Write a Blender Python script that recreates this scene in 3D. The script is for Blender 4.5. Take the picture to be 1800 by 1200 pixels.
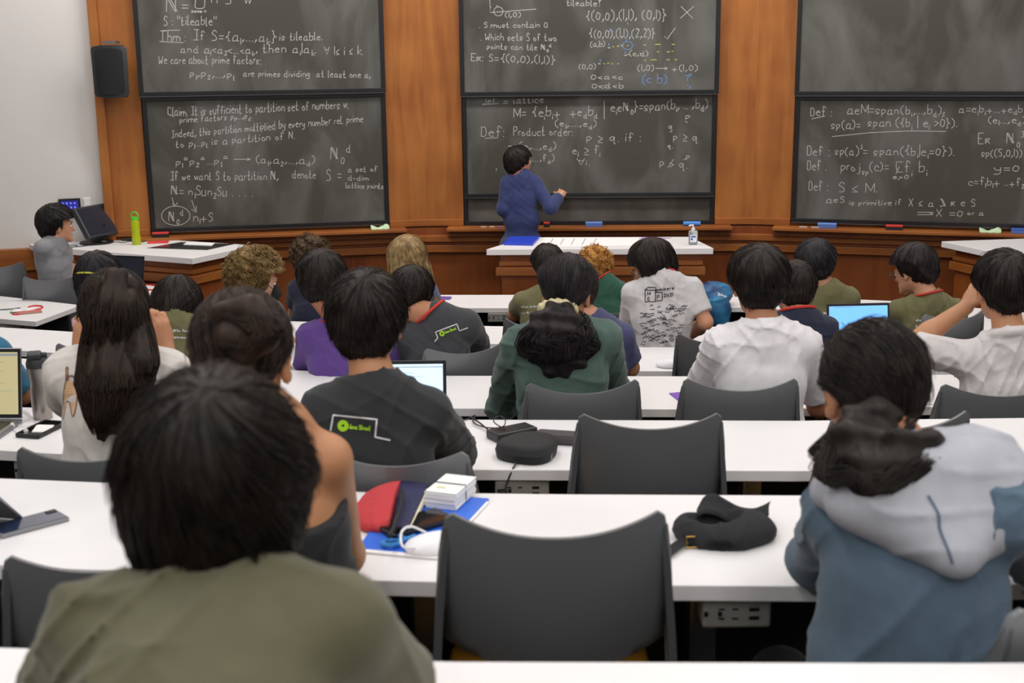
import bpy, bmesh, math, random
import numpy as np
from mathutils import Vector, Matrix, Euler
from mathutils.bvhtree import BVHTree
for o in list(bpy.data.objects): bpy.data.objects.remove(o, do_unlink=True)
SC = bpy.context.scene
COL = SC.collection
PI = math.pi
rng = np.random.default_rng(7)
random.seed(7)

# ------------------------------------------------------------------ camera
FPX, EYE = 2246.0, 2.52                     # focal length in pixels of an 1800 px wide frame, eye height over the front floor
_d = np.array([(1015 - 900) / FPX, (10210 - 600) / FPX, 1.0]); _d /= np.linalg.norm(_d)      # plumb line in camera axes
_y = np.array([0, 0, 1.0]) - _d * _d[2]; _y /= np.linalg.norm(_y)
_x = np.cross(_d, _y)
RW = np.array([_x, _y, -_d])                # camera axes (right, down, forward) -> room axes
cam_d = bpy.data.cameras.new('camera'); cam = bpy.data.objects.new('camera', cam_d); COL.objects.link(cam)
cam_d.sensor_width = 36; cam_d.lens = FPX / 1800 * 36; cam_d.clip_start = 0.05; cam_d.clip_end = 60
M3 = Matrix([list(RW[i]) for i in range(3)]) @ Matrix(((1, 0, 0), (0, -1, 0), (0, 0, -1)))
cam.matrix_world = Matrix.Translation((0, 0, EYE)) @ M3.to_4x4()
cam_d.dof.use_dof = True; cam_d.dof.focus_distance = 6.6; cam_d.dof.aperture_fstop = 5.6
SC.camera = cam

# ------------------------------------------------------------------ world, lights, exposure
wd = bpy.data.worlds.new('world'); SC.world = wd; wd.use_nodes = True
wd.node_tree.nodes['Background'].inputs[0].default_value = (1, 0.97, 0.94, 1)
wd.node_tree.nodes['Background'].inputs[1].default_value = 0.22
SC.view_settings.view_transform = 'Standard'; SC.view_settings.look = 'None'
SC.view_settings.exposure = 0.0; SC.view_settings.gamma = 1.0; SC.view_settings.use_curve_mapping = False
CEIL = 4.75
def area_light(loc, size, power, rot=(0, 0, 0), col=(1, 0.98, 0.955)):
    l = bpy.data.lights.new('ceiling_light_glow', 'AREA'); l.shape = 'RECTANGLE'
    l.size, l.size_y = size; l.energy = power; l.color = col
    o = bpy.data.objects.new('ceiling_light_glow', l); o.location = loc; o.rotation_euler = rot; COL.objects.link(o)
    return o
LAMPS = []
for gx in (-3.4, -1.1, 1.2, 3.5):
    for gy in (-2.2, -0.2, 1.8, 4.2, 6.6):
        LAMPS.append((gx, gy)); area_light((gx, gy, CEIL - 0.06), (0.55, 1.15), 23)
for gx in (-3.2, -1.6, 0.0, 1.6, 3.2):      # board-wash fittings along the front of the ceiling
    LAMPS.append((gx, 9.1)); area_light((gx, 9.1, CEIL - 0.06), (1.1, 0.3), 34, (math.radians(22), 0, 0))

# ------------------------------------------------------------------ geometry of the photograph
def ray(px, py):
    return RW @ np.array([(px - 900) / FPX, (py - 600) / FPX, 1.0])
CAMP = np.array([0, 0, EYE])
def Z(px, py, z):                            # where the sight line meets the level z
    r = ray(px, py); return CAMP + r * ((z - EYE) / r[2])
def Y(px, py, y):                            # ... meets the plane at distance y
    r = ray(px, py); return CAMP + r * (y / r[1])
def depth(p): return float((RW.T @ (np.array(p) - CAMP))[2])
def mpp(p): return depth(p) / FPX            # metres per pixel there

# ------------------------------------------------------------------ materials
def lin(c):
    if isinstance(c, str): c = tuple(int(c[i:i + 2], 16) / 255 for i in (0, 2, 4))
    return tuple((x / 12.92 if x <= 0.04045 else ((x + 0.055) / 1.055) ** 2.4) for x in c[:3]) + (1,)
MATS = {}
def mat(name, col, rough=0.5, metal=0.0, spec=0.5, var=0.0, vscale=8, bump=0.0, bscale=60, emit=0, trans=0, coat=0, sheen=0, stretch=None, col2=None, detail=3):
    if name in MATS: return MATS[name]
    m = bpy.data.materials.new(name); m.use_nodes = True; nt = m.node_tree; b = nt.nodes['Principled BSDF']
    b.inputs['Base Color'].default_value = lin(col); b.inputs['Roughness'].default_value = rough
    b.inputs['Metallic'].default_value = metal; b.inputs['Specular IOR Level'].default_value = spec
    b.inputs['Transmission Weight'].default_value = trans; b.inputs['Coat Weight'].default_value = coat
    b.inputs['Sheen Weight'].default_value = sheen
    if emit: b.inputs['Emission Color'].default_value = lin(col); b.inputs['Emission Strength'].default_value = emit
    tc = nt.nodes.new('ShaderNodeTexCoord'); src = tc.outputs['Object']
    if stretch:
        mp = nt.nodes.new('ShaderNodeMapping'); mp.inputs['Scale'].default_value = stretch
        nt.links.new(src, mp.inputs[0]); src = mp.outputs[0]
    if var or col2:
        n = nt.nodes.new('ShaderNodeTexNoise'); n.inputs['Scale'].default_value = vscale; n.inputs['Detail'].default_value = detail
        nt.links.new(src, n.inputs['Vector'])
        mx = nt.nodes.new('ShaderNodeMix'); mx.data_type = 'RGBA'
        c = lin(col)
        if col2: mx.inputs[6].default_value = c; mx.inputs[7].default_value = lin(col2)
        else:
            mx.inputs[6].default_value = tuple(x * (1 - var) for x in c[:3]) + (1,)
            mx.inputs[7].default_value = tuple(min(1, x * (1 + var)) for x in c[:3]) + (1,)
        r = nt.nodes.new('ShaderNodeMapRange'); r.inputs[1].default_value = 0.35; r.inputs[2].default_value = 0.65
        nt.links.new(n.outputs[0], r.inputs[0]); nt.links.new(r.outputs[0], mx.inputs[0]); nt.links.new(mx.outputs[2], b.inputs['Base Color'])
    if bump:
        n2 = nt.nodes.new('ShaderNodeTexNoise'); n2.inputs['Scale'].default_value = bscale; n2.inputs['Detail'].default_value = 4
        nt.links.new(src, n2.inputs['Vector'])
        bp = nt.nodes.new('ShaderNodeBump'); bp.inputs['Strength'].default_value = bump; bp.inputs['Distance'].default_value = 0.01
        nt.links.new(n2.outputs[0], bp.inputs['Height']); nt.links.new(bp.outputs[0], b.inputs['Normal'])
    MATS[name] = m; return m

def wood_mat(name, c1, c2, vert=True):
    m = bpy.data.materials.new(name); m.use_nodes = True; nt = m.node_tree; b = nt.nodes['Principled BSDF']
    tc = nt.nodes.new('ShaderNodeTexCoord'); mp = nt.nodes.new('ShaderNodeMapping')
    mp.inputs['Scale'].default_value = (7, 7, 0.7) if vert else (0.9, 0.9, 14)
    n = nt.nodes.new('ShaderNodeTexNoise'); n.inputs['Scale'].default_value = 1.6; n.inputs['Detail'].default_value = 7; n.inputs['Distortion'].default_value = 0.6
    n2 = nt.nodes.new('ShaderNodeTexNoise'); n2.inputs['Scale'].default_value = 2.2; n2.inputs['Detail'].default_value = 2
    nt.links.new(tc.outputs['Object'], mp.inputs[0]); nt.links.new(mp.outputs[0], n.inputs['Vector']); nt.links.new(tc.outputs['Object'], n2.inputs['Vector'])
    ad = nt.nodes.new('ShaderNodeMath'); ad.operation = 'ADD'; nt.links.new(n.outputs[0], ad.inputs[0]); nt.links.new(n2.outputs[0], ad.inputs[1])
    cr = nt.nodes.new('ShaderNodeValToRGB'); e = cr.color_ramp.elements
    e[0].position = 0.75; e[0].color = lin(c1); e[1].position = 1.0; e[1].color = lin(c2)
    hv = nt.nodes.new('ShaderNodeMath'); hv.operation = 'MULTIPLY'; hv.inputs[1].default_value = 0.86
    nt.links.new(ad.outputs[0], hv.inputs[0]); nt.links.new(hv.outputs[0], cr.inputs[0]); nt.links.new(cr.outputs[0], b.inputs['Base Color'])
    e[0].position = 0.6; e[1].position = 1.05
    b.inputs['Roughness'].default_value = 0.42; b.inputs['Specular IOR Level'].default_value = 0.35
    MATS[name] = m; return m
WOOD = wood_mat('cherry_wood', '8e5226', 'a96a33')
WOODH = wood_mat('cherry_wood_moulding', '864a22', '9f602c', False)
WOODD = wood_mat('cherry_wood_dark', '74391a', '894b22', True)
WHITE_TOP = mat('white_laminate', 'e9e7e8', 0.45, var=0.01)
EDGE = mat('grey_laminate_edge', 'b9b2ae', 0.5)
WALLP = mat('wall_paint', 'd5d1ce', 0.9, bump=0.05, bscale=200)
CARPET = mat('dark_carpet', '2c2c30', 1.0, var=0.35, vscale=90, bump=0.6, bscale=300)
BLACKP = mat('black_panel', '1b1c1f', 0.7)
METAL = mat('grey_steel', '8d8f92', 0.35, metal=0.8)
GREYP = mat('charcoal_plastic', '6e7073', 0.36, bump=0.03, bscale=500)
GREYD = mat('charcoal_frame', '5a5c5f', 0.5)
YEL = mat('mustard_fabric', 'c08a12', 0.9, bump=0.2, bscale=500)
FRAME = mat('black_aluminium', '15161a', 0.35)
CHALK = mat('white_chalk', 'c4c4c2', 1.0)
CHALKB = mat('blue_chalk', '6f9fe0', 1.0)
CHALKY = mat('yellow_chalk', 'd8d060', 1.0)
SOCK = mat('socket_plastic', '8b8983', 0.6)
DARK = mat('black_plastic', '141416', 0.4)
PAPER = mat('white_paper', 'f2f1f0', 0.85)
PRINTK = mat('black_print', '2a2a2e', 0.9)
PRINTW = mat('white_print', 'd9d9d9', 0.9)
PRINTG = mat('lime_print', 'a4d62a', 0.9)

def board_mat(name, seed):
    m = bpy.data.materials.new(name); m.use_nodes = True; nt = m.node_tree; b = nt.nodes['Principled BSDF']
    tc = nt.nodes.new('ShaderNodeTexCoord'); mp = nt.nodes.new('ShaderNodeMapping'); mp.inputs['Scale'].default_value = (1.6, 1.6, 0.8); mp.inputs['Location'].default_value = (seed, seed * 2, seed)
    mp.inputs['Rotation'].default_value = (0, 0.25, 0)
    n = nt.nodes.new('ShaderNodeTexNoise'); n.inputs['Scale'].default_value = 1.7; n.inputs['Detail'].default_value = 4; n.inputs['Distortion'].default_value = 0.7; n.inputs['Roughness'].default_value = 0.5
    nt.links.new(tc.outputs['Object'], mp.inputs[0]); nt.links.new(mp.outputs[0], n.inputs['Vector'])
    cr = nt.nodes.new('ShaderNodeValToRGB'); e = cr.color_ramp.elements
    e[0].position = 0.42; e[0].color = lin('4a4842'); e[1].position = 0.80; e[1].color = lin('747370')
    nt.links.new(n.outputs[0], cr.inputs[0]); nt.links.new(cr.outputs[0], b.inputs['Base Color'])
    b.inputs['Roughness'].default_value = 0.75; b.inputs['Specular IOR Level'].default_value = 0.25
    return m

# ------------------------------------------------------------------ object helpers
def tag(o, label=None, cat=None, group=None, kind=None):
    if label: o['label'] = label
    if cat: o['category'] = cat
    if group: o['group'] = group
    if kind: o['kind'] = kind
    return o
def empty(name, loc, label=None, cat=None, group=None, rz=0):
    o = bpy.data.objects.new(name, None); o.empty_display_size = 0.1; o.location = tuple(float(v) for v in loc); o.rotation_euler = (0, 0, rz)
    COL.objects.link(o); return tag(o, label, cat, group)
def mesh_obj(name, V, F, mats, parent=None, smooth=False, midx=None, world=False):
    """world=True: V are room coordinates, moved to the parent's frame"""
    me = bpy.data.meshes.new(name); V = np.asarray(V, dtype=float).reshape(-1, 3)
    o = bpy.data.objects.new(name, me); COL.objects.link(o)
    if parent is not None:
        o.parent = parent
        if world:
            P = parent; off = np.zeros(3)
            while P is not None: off += np.array(P.location); P = P.parent
            V = V - off
    elif world and len(V):
        off = np.array([(V[:, 0].min() + V[:, 0].max()) / 2, (V[:, 1].min() + V[:, 1].max()) / 2, V[:, 2].min()]); V = V - off; o.location = off
    me.from_pydata(V.tolist(), [], F if isinstance(F, list) else F.tolist())
    for m in (mats if isinstance(mats, (list, tuple)) else [mats]): me.materials.append(m)
    if midx is not None: me.polygons.foreach_set('material_index', np.asarray(midx, dtype=np.int32))
    if smooth: me.polygons.foreach_set('use_smooth', np.ones(len(me.polygons), dtype=bool))
    me.update(); return o
class MB:
    """collects shapes in room (or local) coordinates into one mesh"""
    def __init__(s): s.V = []; s.F = []; s.I = []; s.n = 0
    def add(s, V, F, mi=0):
        V = np.asarray(V, dtype=float).reshape(-1, 3); s.V.append(V); s.F += [tuple(int(i) + s.n for i in f) for f in F]; s.I += [mi] * len(F); s.n += len(V); return s
    def box(s, c, size, rot=None, mi=0, bevel=0.0):
        bm = bmesh.new(); bmesh.ops.create_cube(bm, size=1); bmesh.ops.scale(bm, vec=size, verts=bm.verts)
        if bevel: bmesh.ops.bevel(bm, geom=list(bm.edges), offset=min(bevel, min(size) * 0.45), segments=2, profile=0.5, affect='EDGES')
        M = Matrix.Translation(tuple(float(v) for v in c))
        if rot is not None: M = M @ (Euler(rot).to_matrix().to_4x4() if not isinstance(rot, Matrix) else rot.to_4x4())
        bm.transform(M); bm.verts.index_update()
        s.add([v.co[:] for v in bm.verts], [[v.index for v in f.verts] for f in bm.faces], mi); bm.free(); return s
    def prism(s, poly, z0, z1, mi=0, bevel=0.0):
        bm = bmesh.new(); vs = [bm.verts.new((p[0], p[1], z0)) for p in poly]; f = bm.faces.new(vs); bm.normal_update()
        r = bmesh.ops.extrude_face_region(bm, geom=[f]); up = [e for e in r['geom'] if isinstance(e, bmesh.types.BMVert)]
        bmesh.ops.translate(bm, vec=(0, 0, z1 - z0), verts=up); bmesh.ops.recalc_face_normals(bm, faces=bm.faces)
        if bevel: bmesh.ops.bevel(bm, geom=list(bm.edges), offset=bevel, segments=2, profile=0.5, affect='EDGES')
        bm.verts.index_update(); s.add([v.co[:] for v in bm.verts], [[v.index for v in f.verts] for f in bm.faces], mi); bm.free(); return s
    def tube(s, pts, r, n=8, mi=0, caps=True):
        P = np.asarray(pts, dtype=float); r = np.broadcast_to(np.asarray(r, dtype=float), (len(P),))
        T = np.gradient(P, axis=0); T /= np.linalg.norm(T, axis=1)[:, None] + 1e-9
        up = np.array([0, 0, 1.0]) if abs(T[0][2]) < 0.9 else np.array([1.0, 0, 0]); V = []
        for i in range(len(P)):
            a = np.cross(T[i], up); a /= np.linalg.norm(a) + 1e-9; b = np.cross(T[i], a); up = -b if i else up; up = np.cross(a, T[i])
            for k in range(n): t = 2 * PI * k / n; V.append(P[i] + r[i] * (math.cos(t) * a + math.sin(t) * b))
        F = [[i * n + k, i * n + (k + 1) % n, (i + 1) * n + (k + 1) % n, (i + 1) * n + k] for i in range(len(P) - 1) for k in range(n)]
        if caps: F += [list(range(n))[::-1], [(len(P) - 1) * n + k for k in range(n)]]
        return s.add(V, F, mi)
    def lathe(s, c, prof, n=24, rot=None, mi=0):
        V = [(r * math.cos(2 * PI * k / n), r * math.sin(2 * PI * k / n), z) for r, z in prof for k in range(n)]
        F = [[i * n + k, i * n + (k + 1) % n, (i + 1) * n + (k + 1) % n, (i + 1) * n + k] for i in range(len(prof) - 1) for k in range(n)]
        F += [list(range(n))[::-1], [(len(prof) - 1) * n + k for k in range(n)]]
        V = np.array(V)
        if rot is not None: V = V @ np.array(Euler(rot).to_matrix()).T
        return s.add(V + np.asarray(c, dtype=float), F, mi)
    def build(s, name, mats, parent=None, smooth=False, world=True):
        V = np.concatenate(s.V) if s.V else np.zeros((0, 3))
        return mesh_obj(name, V, s.F, mats, parent, smooth, s.I, world)
def smooth_by_angle(o, deg=40):
    me = o.data; me.polygons.foreach_set('use_smooth', np.ones(len(me.polygons), dtype=bool))
    me.set_sharp_from_angle(angle=math.radians(deg)); return o
def catmull(P, k=6, closed=False):
    P = np.asarray(P, dtype=float)
    if len(P) < 3: return P
    Q = np.vstack([2 * P[0] - P[1], P, 2 * P[-1] - P[-2]]); out = []
    for i in range(1, len(Q) - 2):
        for t in np.arange(k) / k:
            out.append(0.5 * (2 * Q[i] + (Q[i + 1] - Q[i - 1]) * t + (2 * Q[i - 1] - 5 * Q[i] + 4 * Q[i + 1] - Q[i + 2]) * t * t + (3 * Q[i] - Q[i - 1] - 3 * Q[i + 1] + Q[i + 2]) * t ** 3))
    out.append(P[-1]); return np.array(out)

# ------------------------------------------------------------------ hand lettering: strokes on a 0..9 grid (baseline 2, x height 5, capitals 8)
G = {
'a': '45251312 22324345 4542 52', 'b': '1812 14254544 433212', 'c': '44352514 13223242', 'd': '4442 4435251413223243 4842 52', 'e': '1434443525141322 3242',
'f': '47382826 22/1535', 'g': '4445 352514132333 44/45413010', 'h': '1812 14253544 42', 'i': '1512/17 17', 'j': '25211000/27 27', 'k': '1812/4513 42', 'l': '1812 22', 'm': '0502/04142534 32/34455464 62',
'n': '1512 14253544 42', 'o': '2514132232433425', 'p': '1510 14253544332213', 'q': '4435251413 223344/4540 50', 'r': '1512 142535', 's': '44352514 233332 2212', 't': '2822 3242/1535', 'u': '1513 2232 4345/4542', 'v': '151522 2245',
'w': '05051212253232 3245', 'x': '151542/451512/4512', 'y': '1514 2343/4541 3010', 'z': '15154545 121242',
'A': '02022828 5252/1444', 'B': '1812/1838473515 354432 12', 'C': '57381815 13234253', 'D': '1812/18384643 3212', 'E': '4818181212 42/1535', 'F': '48181812/1535', 'I': '1848/3832/1242', 'J': '4843 322213', 'M': '02020808 3333 5858 5252', 'N': '12121818 4242 4848',
'O': '2816134243 4728', 'P': '1812/1838473515', 'S': '4738281635 433212', 'T': '0858/2822', 'U': '1813 223243 48', 'V': '080822 2258', 'W': '0808121235 35424258', 'X': '1842/1248', 'Y': '08 2555 58/2522', 'Ex': '', 
'0': '2715133244 4627', '1': '2822', '2': '17283747 1212 42', '3': '17384735 254432 12', '4': '37131343/3832', '5': '481818 16354332 12', '6': '4726142232 4425', '7': '1848 4822', '8': '25173837251323 432535', '9': '4536 2717154545 32',
'(': '38271614132231', ')': '18273634332211', '{': '4838362514 253332 42', '}': '1828263544 352321 11', '=': '1545/1343', '<': '451414 42', '>': '154444 12', 'L': '461414 42/1242', 'H': '164444 12/1141', '|': '2921', '/': '4912', '+': '3531/1353',
'-': '1444', ',': '222311', '.': '22 22', ':': '25 25/22 22', "'": '2827', '"': '1816/3836', '?': '1727383726 2524/22 22', 'e_': '', '&': '52371827 354312 2253', '~': '1344', 'v_': '',
'@': '083258/1646', '#': '4545251413 223242/1444', '$': '5848181522 2252/1135', '%': '1818 2812', '^_': '', '*': '3833/1343', '!': '1455/5545/5553', '[': '0454/5445/5443', ']': '0353/0555/5444',
'Q': '142258', '`': '4815122242', 'R': '0202080852 5252 5858/0209', 'Z': '0656/0353', '_h': '', ';': '1612223242 46', 'K': '1812/4815 52'}
def glyph(ch, w=1.0):
    """list of strokes, each an array of (x, y) in cap heights"""
    s = G.get(ch, ''); out = []
    for st in s.split('/'):
        st = st.replace(' ', '')
        P = [(int(st[i]), int(st[i + 1])) for i in range(0, len(st) - 1, 2)]
        if not P: continue
        if len(P) == 2 and P[0] == P[1]: P[1] = (P[0][0] + 0.3, P[0][1] - 0.3)
        P = np.array(P, dtype=float); P[:, 1] -= 2
        ang = ch in 'AEFHIKLMNQRTVWXYZkvwxyz147<>=+-/|@[]!]$%'
        out.append((P if ang or len(P) < 3 else catmull(P, 4)) / 6.0)
    return out
def layout(text, x, y, h, slope=0.0, adv=0.80, jit=0.06, rs=None, x1=None):
    """strokes in picture-plane units: x right, y down, h = capital height. '_' lowers the next sign, '^' raises it"""
    rs = rs or random.Random(sum(map(ord, text)) + int(x)); out = []; cx = 0.0; mode = ''
    for ch in text:
        if ch in '_^' and not mode: mode = ch; continue
        sc = 0.6 if mode else 1.0; dy = {'_': 0.35, '^': -0.62}.get(mode, 0.0)
        if ch == ' ': cx += 0.55; mode = ''; continue
        xs = 0
        jx, jy, js = rs.uniform(-jit, jit) * 0.6, rs.uniform(-jit, jit), 1 + rs.uniform(-jit, jit) * 1.6
        gl = glyph(ch)
        x0 = min((g[:, 0].min() for g in gl), default=0); xx = max((g[:, 0].max() for g in gl), default=0.4)
        for g in gl:
            q = np.array([[x + h * (cx + (p[0] - x0) * sc * js + jx + 0.1 * sc * p[1] * 0.3), y - h * (p[1] * sc * js - dy + jy)] for p in g])
            out.append(q)
        cx += ((xx - x0) * sc + 0.26 * (0.7 if mode else 1)) * adv / 0.80; mode = ''
    e = max((q[:, 0].max() for q in out), default=x) - x; f = (x1 - x) / e if x1 and e > 0 else 1.0
    for q in out: q[:, 0] = x + (q[:, 0] - x) * f; q[:, 1] += (q[:, 0] - x) * slope
    return out
def ribbon(mb, pts, nrm, w, mi=0):
    """flat chalk or ink line lying on a surface"""
    P = np.asarray(pts, dtype=float)
    if len(P) < 2: return
    N = np.broadcast_to(np.asarray(nrm, dtype=float), P.shape)
    T = np.gradient(P, axis=0); S = np.cross(T, N); S /= np.linalg.norm(S, axis=1)[:, None] + 1e-12
    T /= np.linalg.norm(T, axis=1)[:, None] + 1e-12
    P = P.copy(); P[0] -= T[0] * w * 0.4; P[-1] += T[-1] * w * 0.4
    V = np.empty((2 * len(P), 3)); V[0::2] = P - S * w / 2; V[1::2] = P + S * w / 2
    mb.add(V, [[2 * i, 2 * i + 1, 2 * i + 3, 2 * i + 2] for i in range(len(P) - 1)], mi)
# ================================================================== THE ROOM
class Facet:
    """a vertical stretch of wall from p0 to p1; u along it, z up, d out of it towards the seats"""
    def __init__(s, p0, p1):
        s.p0 = np.array([p0[0], p0[1], 0.0]); p1 = np.array([p1[0], p1[1], 0.0]); s.L = np.linalg.norm(p1 - s.p0); s.u = (p1 - s.p0) / s.L
        s.n = np.array([s.u[1], -s.u[0], 0.0]); s.ang = math.atan2(s.u[1], s.u[0])
    def pt(s, u, z, d): return s.p0 + s.u * u + s.n * d + np.array([0, 0, z])
    def hit(s, px, py, d=0.0):
        r = ray(px, py); o = s.p0 + s.n * d; t = ((o - CAMP) @ s.n) / (r @ s.n); q = CAMP + r * t
        return float((q - s.p0) @ s.u), float(q[2])
    def P(s, px, py, d=0.0):
        u, z = s.hit(px, py, d); return s.pt(u, z, d)
    def box(s, mb, u0, u1, z0, z1, d0, d1, mi=0, bevel=0.0):
        mb.box(s.pt((u0 + u1) / 2, (z0 + z1) / 2, (d0 + d1) / 2), (u1 - u0, d1 - d0, z1 - z0), (0, 0, s.ang), mi, bevel)
CORNL, CORNR = (-0.707, 10.71), (2.011, 10.585)
FL = Facet((-3.26, 10.27), CORNL); FC = Facet(CORNL, CORNR); FR = Facet(CORNR, (5.6, 9.50)); FW = Facet((-8.2, 8.85), (-3.26, 10.27))
RAILZ = 1.03
BL = dict(F=FL, u0=FL.hit(264, 410, .08)[0], u1=FL.hit(686, 403, .08)[0])
BC = dict(F=FC, u0=FC.hit(814.8, 395, .06)[0], u1=FC.hit(1256.5, 395, .06)[0])
BR = dict(F=FR, u0=FR.hit(1388, 397, .08)[0], u1=FR.L - 0.25)
def structure(mb, name, m, label=None): 
    o = mb.build(name, m); o['kind'] = 'structure'
    if label: o['label'] = label
    return o
for nm, Fc, B in (('wall_front_left', FL, BL), ('wall_front_centre', FC, BC), ('wall_front_right', FR, BR)):
    w = MB()
    Fc.box(w, 0, Fc.L, 0, CEIL, -0.14, 0.0)                       # backing
    Fc.box(w, 0, B['u0'], RAILZ, CEIL, 0.0, 0.035); Fc.box(w, B['u1'], Fc.L, RAILZ, CEIL, 0.0, 0.035)
    Fc.box(w, B['u0'], B['u1'], 3.32, CEIL, 0.0, 0.035)
    structure(w, nm, [WOOD])
    t = MB()                                                       # stepped mouldings below the boards
    for a, b in ((0, B['u0']), (B['u1'], Fc.L)): Fc.box(t, a, b, RAILZ, RAILZ + 0.055, 0.02, 0.055, 0, 0.004)
    Fc.box(t, 0, Fc.L, 0.955, 1.02, 0.0, 0.05, 1); Fc.box(t, 0, Fc.L, 0.90, 0.955, 0.0, 0.085, 0, 0.005)
    Fc.box(t, 0, Fc.L, 0.875, 0.90, 0.0, 0.06, 1); Fc.box(t, 0, Fc.L, 0.81, 0.872, 0.0, 0.075, 0, 0.005)
    Fc.box(t, 0, Fc.L, 0.0, 0.12, 0.0, 0.05, 0)
    o = structure(t, 'trim_1' if Fc is FL else 'trim_2' if Fc is FC else 'trim_3', [WOODH, WOODD])
    p = MB(); Fc.box(p, 0, Fc.L, 0.12, 0.81, 0.0, 0.03)
    for s_ in np.arange(0.62, Fc.L, 0.66): Fc.box(p, s_ - .002, s_ + .002, 0.12, 0.81, 0.03, 0.032, 1)
    structure(p, 'trim_4' if Fc is FL else 'trim_5' if Fc is FC else 'trim_6', [WOODD, mat('wood_groove', '3a1c0c', 0.8)])
    sm = MB()                                                      # the chalk rail is a shelf of its own
    Fc.box(sm, B['u0'] - 0.13, B['u1'] + 0.13, 1.005, RAILZ, 0.03, 0.21, 0, 0.004); Fc.box(sm, B['u0'] - 0.13, B['u1'] + 0.13, 0.955, 1.005, 0.04, 0.13, 1)
    o = sm.build('chalk_rail', [WOODH, WOODD])
    tag(o, {'wall_front_left': 'narrow cherry wood chalk rail under the left chalkboard', 'wall_front_centre': 'narrow cherry wood chalk rail under the centre chalkboard, behind the instructor', 'wall_front_right': 'narrow cherry wood chalk rail under the right chalkboard'}[nm], 'shelf', 'chalk rails below the boards')
# upright wood post at the corner with the white wall
w = MB(); FL.box(w, 0.0, 0.07, 0, CEIL, 0.03, 0.085, 0, 0.006); structure(w, 'trim_7', [WOOD])
w = MB(); FW.box(w, 0, FW.L, 0, CEIL, -0.12, 0.0); structure(w, 'wall_left_front', [WALLP])
w = MB(); FW.box(w, 0, FW.L, 0, 0.80, 0.0, 0.04); FW.box(w, 0, FW.L, 0.80, 0.975, 0.0, 0.07, 1, 0.005); structure(w, 'trim_8', [WOODD, WOODH])
# side and back walls, ceiling
w = MB(); w.box((-8.25, 2.9, CEIL / 2), (0.12, 12.0, CEIL)); structure(w, 'wall_left', [WALLP])
w = MB(); w.box((5.75, 3.3, CEIL / 2), (0.12, 12.6, CEIL)); structure(w, 'wall_right', [WALLP])
w = MB(); w.box((-1.25, -3.05, CEIL / 2), (14.1, 0.12, CEIL)); structure(w, 'wall_back', [WALLP])
w = MB(); w.box((-1.25, 3.9, CEIL + 0.06), (14.2, 14.4, 0.12)); structure(w, 'ceiling', [mat('ceiling_white', 'e4e2df', 0.9)])
for i, (gx, gy) in enumerate(LAMPS):
    pass
# stepped floor
DESKZ = dict(A=1.682, B=1.486, C=1.3045, D=1.133, E=0.973, F=0.822, G=0.740)
NEAR = dict(A=1.15, B=2.33, C=3.55, D=4.80, E=6.0, F=7.2, G=8.62)
TREAD = {k: v - 0.74 for k, v in DESKZ.items()}
fl = MB()
fl.box((-1.25, 4.9, -0.05), (14.0, 12.4, 0.1))
prev = 9.2
for k, yy in zip('FEDCBA', (7.75, 6.58, 5.37, 4.14, 2.90, 1.72)):
    z = TREAD[k]
    # each tread is an arc that runs forward towards the left
    poly = [(-8.2, -3.0), (5.7, -3.0), (5.7, yy - 0.05), (1.5, yy), (-0.4, yy + 0.06), (-2.6, yy + 0.55), (-4.2, yy + 1.25), (-5.5, yy + 2.0), (-8.2, yy + 3.4)]
    poly = [(x, min(y, 10.0)) for x, y in poly]
    if z > 0.01: fl.prism(poly, -0.02, z)
structure(fl, 'floor', [CARPET])

# ------------------------------------------------------------------ chalkboards
def chalkboard(Fc, u0, u1, z0, z1, d, label, seed):
    e = empty('chalkboard', Fc.pt((u0 + u1) / 2, z0, d), label, 'chalkboard', 'sliding chalkboards on the front wall')
    a = MB(); Fc.box(a, u0 + .01, u1 - .01, z0 + .01, z1 - .01, d - 0.02, d)
    a.build('writing_surface', board_mat('slate_%d' % seed, seed * 3.1), e)
    f = MB(); w = 0.034
    for q in ((u0, u1, z0, z0 + w), (u0, u1, z1 - w, z1), (u0, u0 + w, z0 + w, z1 - w), (u1 - w, u1, z0 + w, z1 - w)): Fc.box(f, *q, d - 0.022, d + 0.012, 0, 0.003)
    f.build('frame', FRAME, e)
    if z0 < 3:
        g = MB(); Fc.box(g, u0 + .002, u1 - .002, z0 - .004, z0 + .0, d - 0.015, d + 0.008); g.build('bottom_edge', METAL, e)
    return e
h = lambda B, px, py, d: B['F'].hit(px, py, d)[1]
zl = h(BL, 460, 166, .08)
CB = {}
CB['LU'] = chalkboard(FL, BL['u0'], BL['u1'], zl, zl + 1.15, 0.09, 'upper left chalkboard with a theorem about tileable sets', 1)
CB['LL'] = chalkboard(FL, BL['u0'] + .01, BL['u1'] - .005, RAILZ + .03, zl - .004, 0.055, 'lower left chalkboard with a claim on partitions and an encircled N', 2)
zc = h(BC, 1035, 167, .09)
CB['CU'] = chalkboard(FC, BC['u0'], BC['u1'], zc, zc + 1.15, 0.10, 'upper centre chalkboard with blue and yellow chalk dots', 3)
zb = h(BC, 1035, 346, .055)
CB['CL'] = chalkboard(FC, BC['u0'] + .008, BC['u1'] - .008, zb, zb + 1.13, 0.058, 'half raised centre chalkboard the instructor writes on', 4)
CB['CF'] = chalkboard(FC, BC['u0'] + .004, BC['u1'] - .004, RAILZ, RAILZ + 2.25, 0.018, 'blank fixed chalkboard showing below the raised centre board', 5)
zr = h(BR, 1500, 168, .08)
CB['RU'] = chalkboard(FR, BR['u0'], BR['u1'], zr, zr + 1.15, 0.09, 'upper right chalkboard, wiped almost clean', 6)
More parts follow.
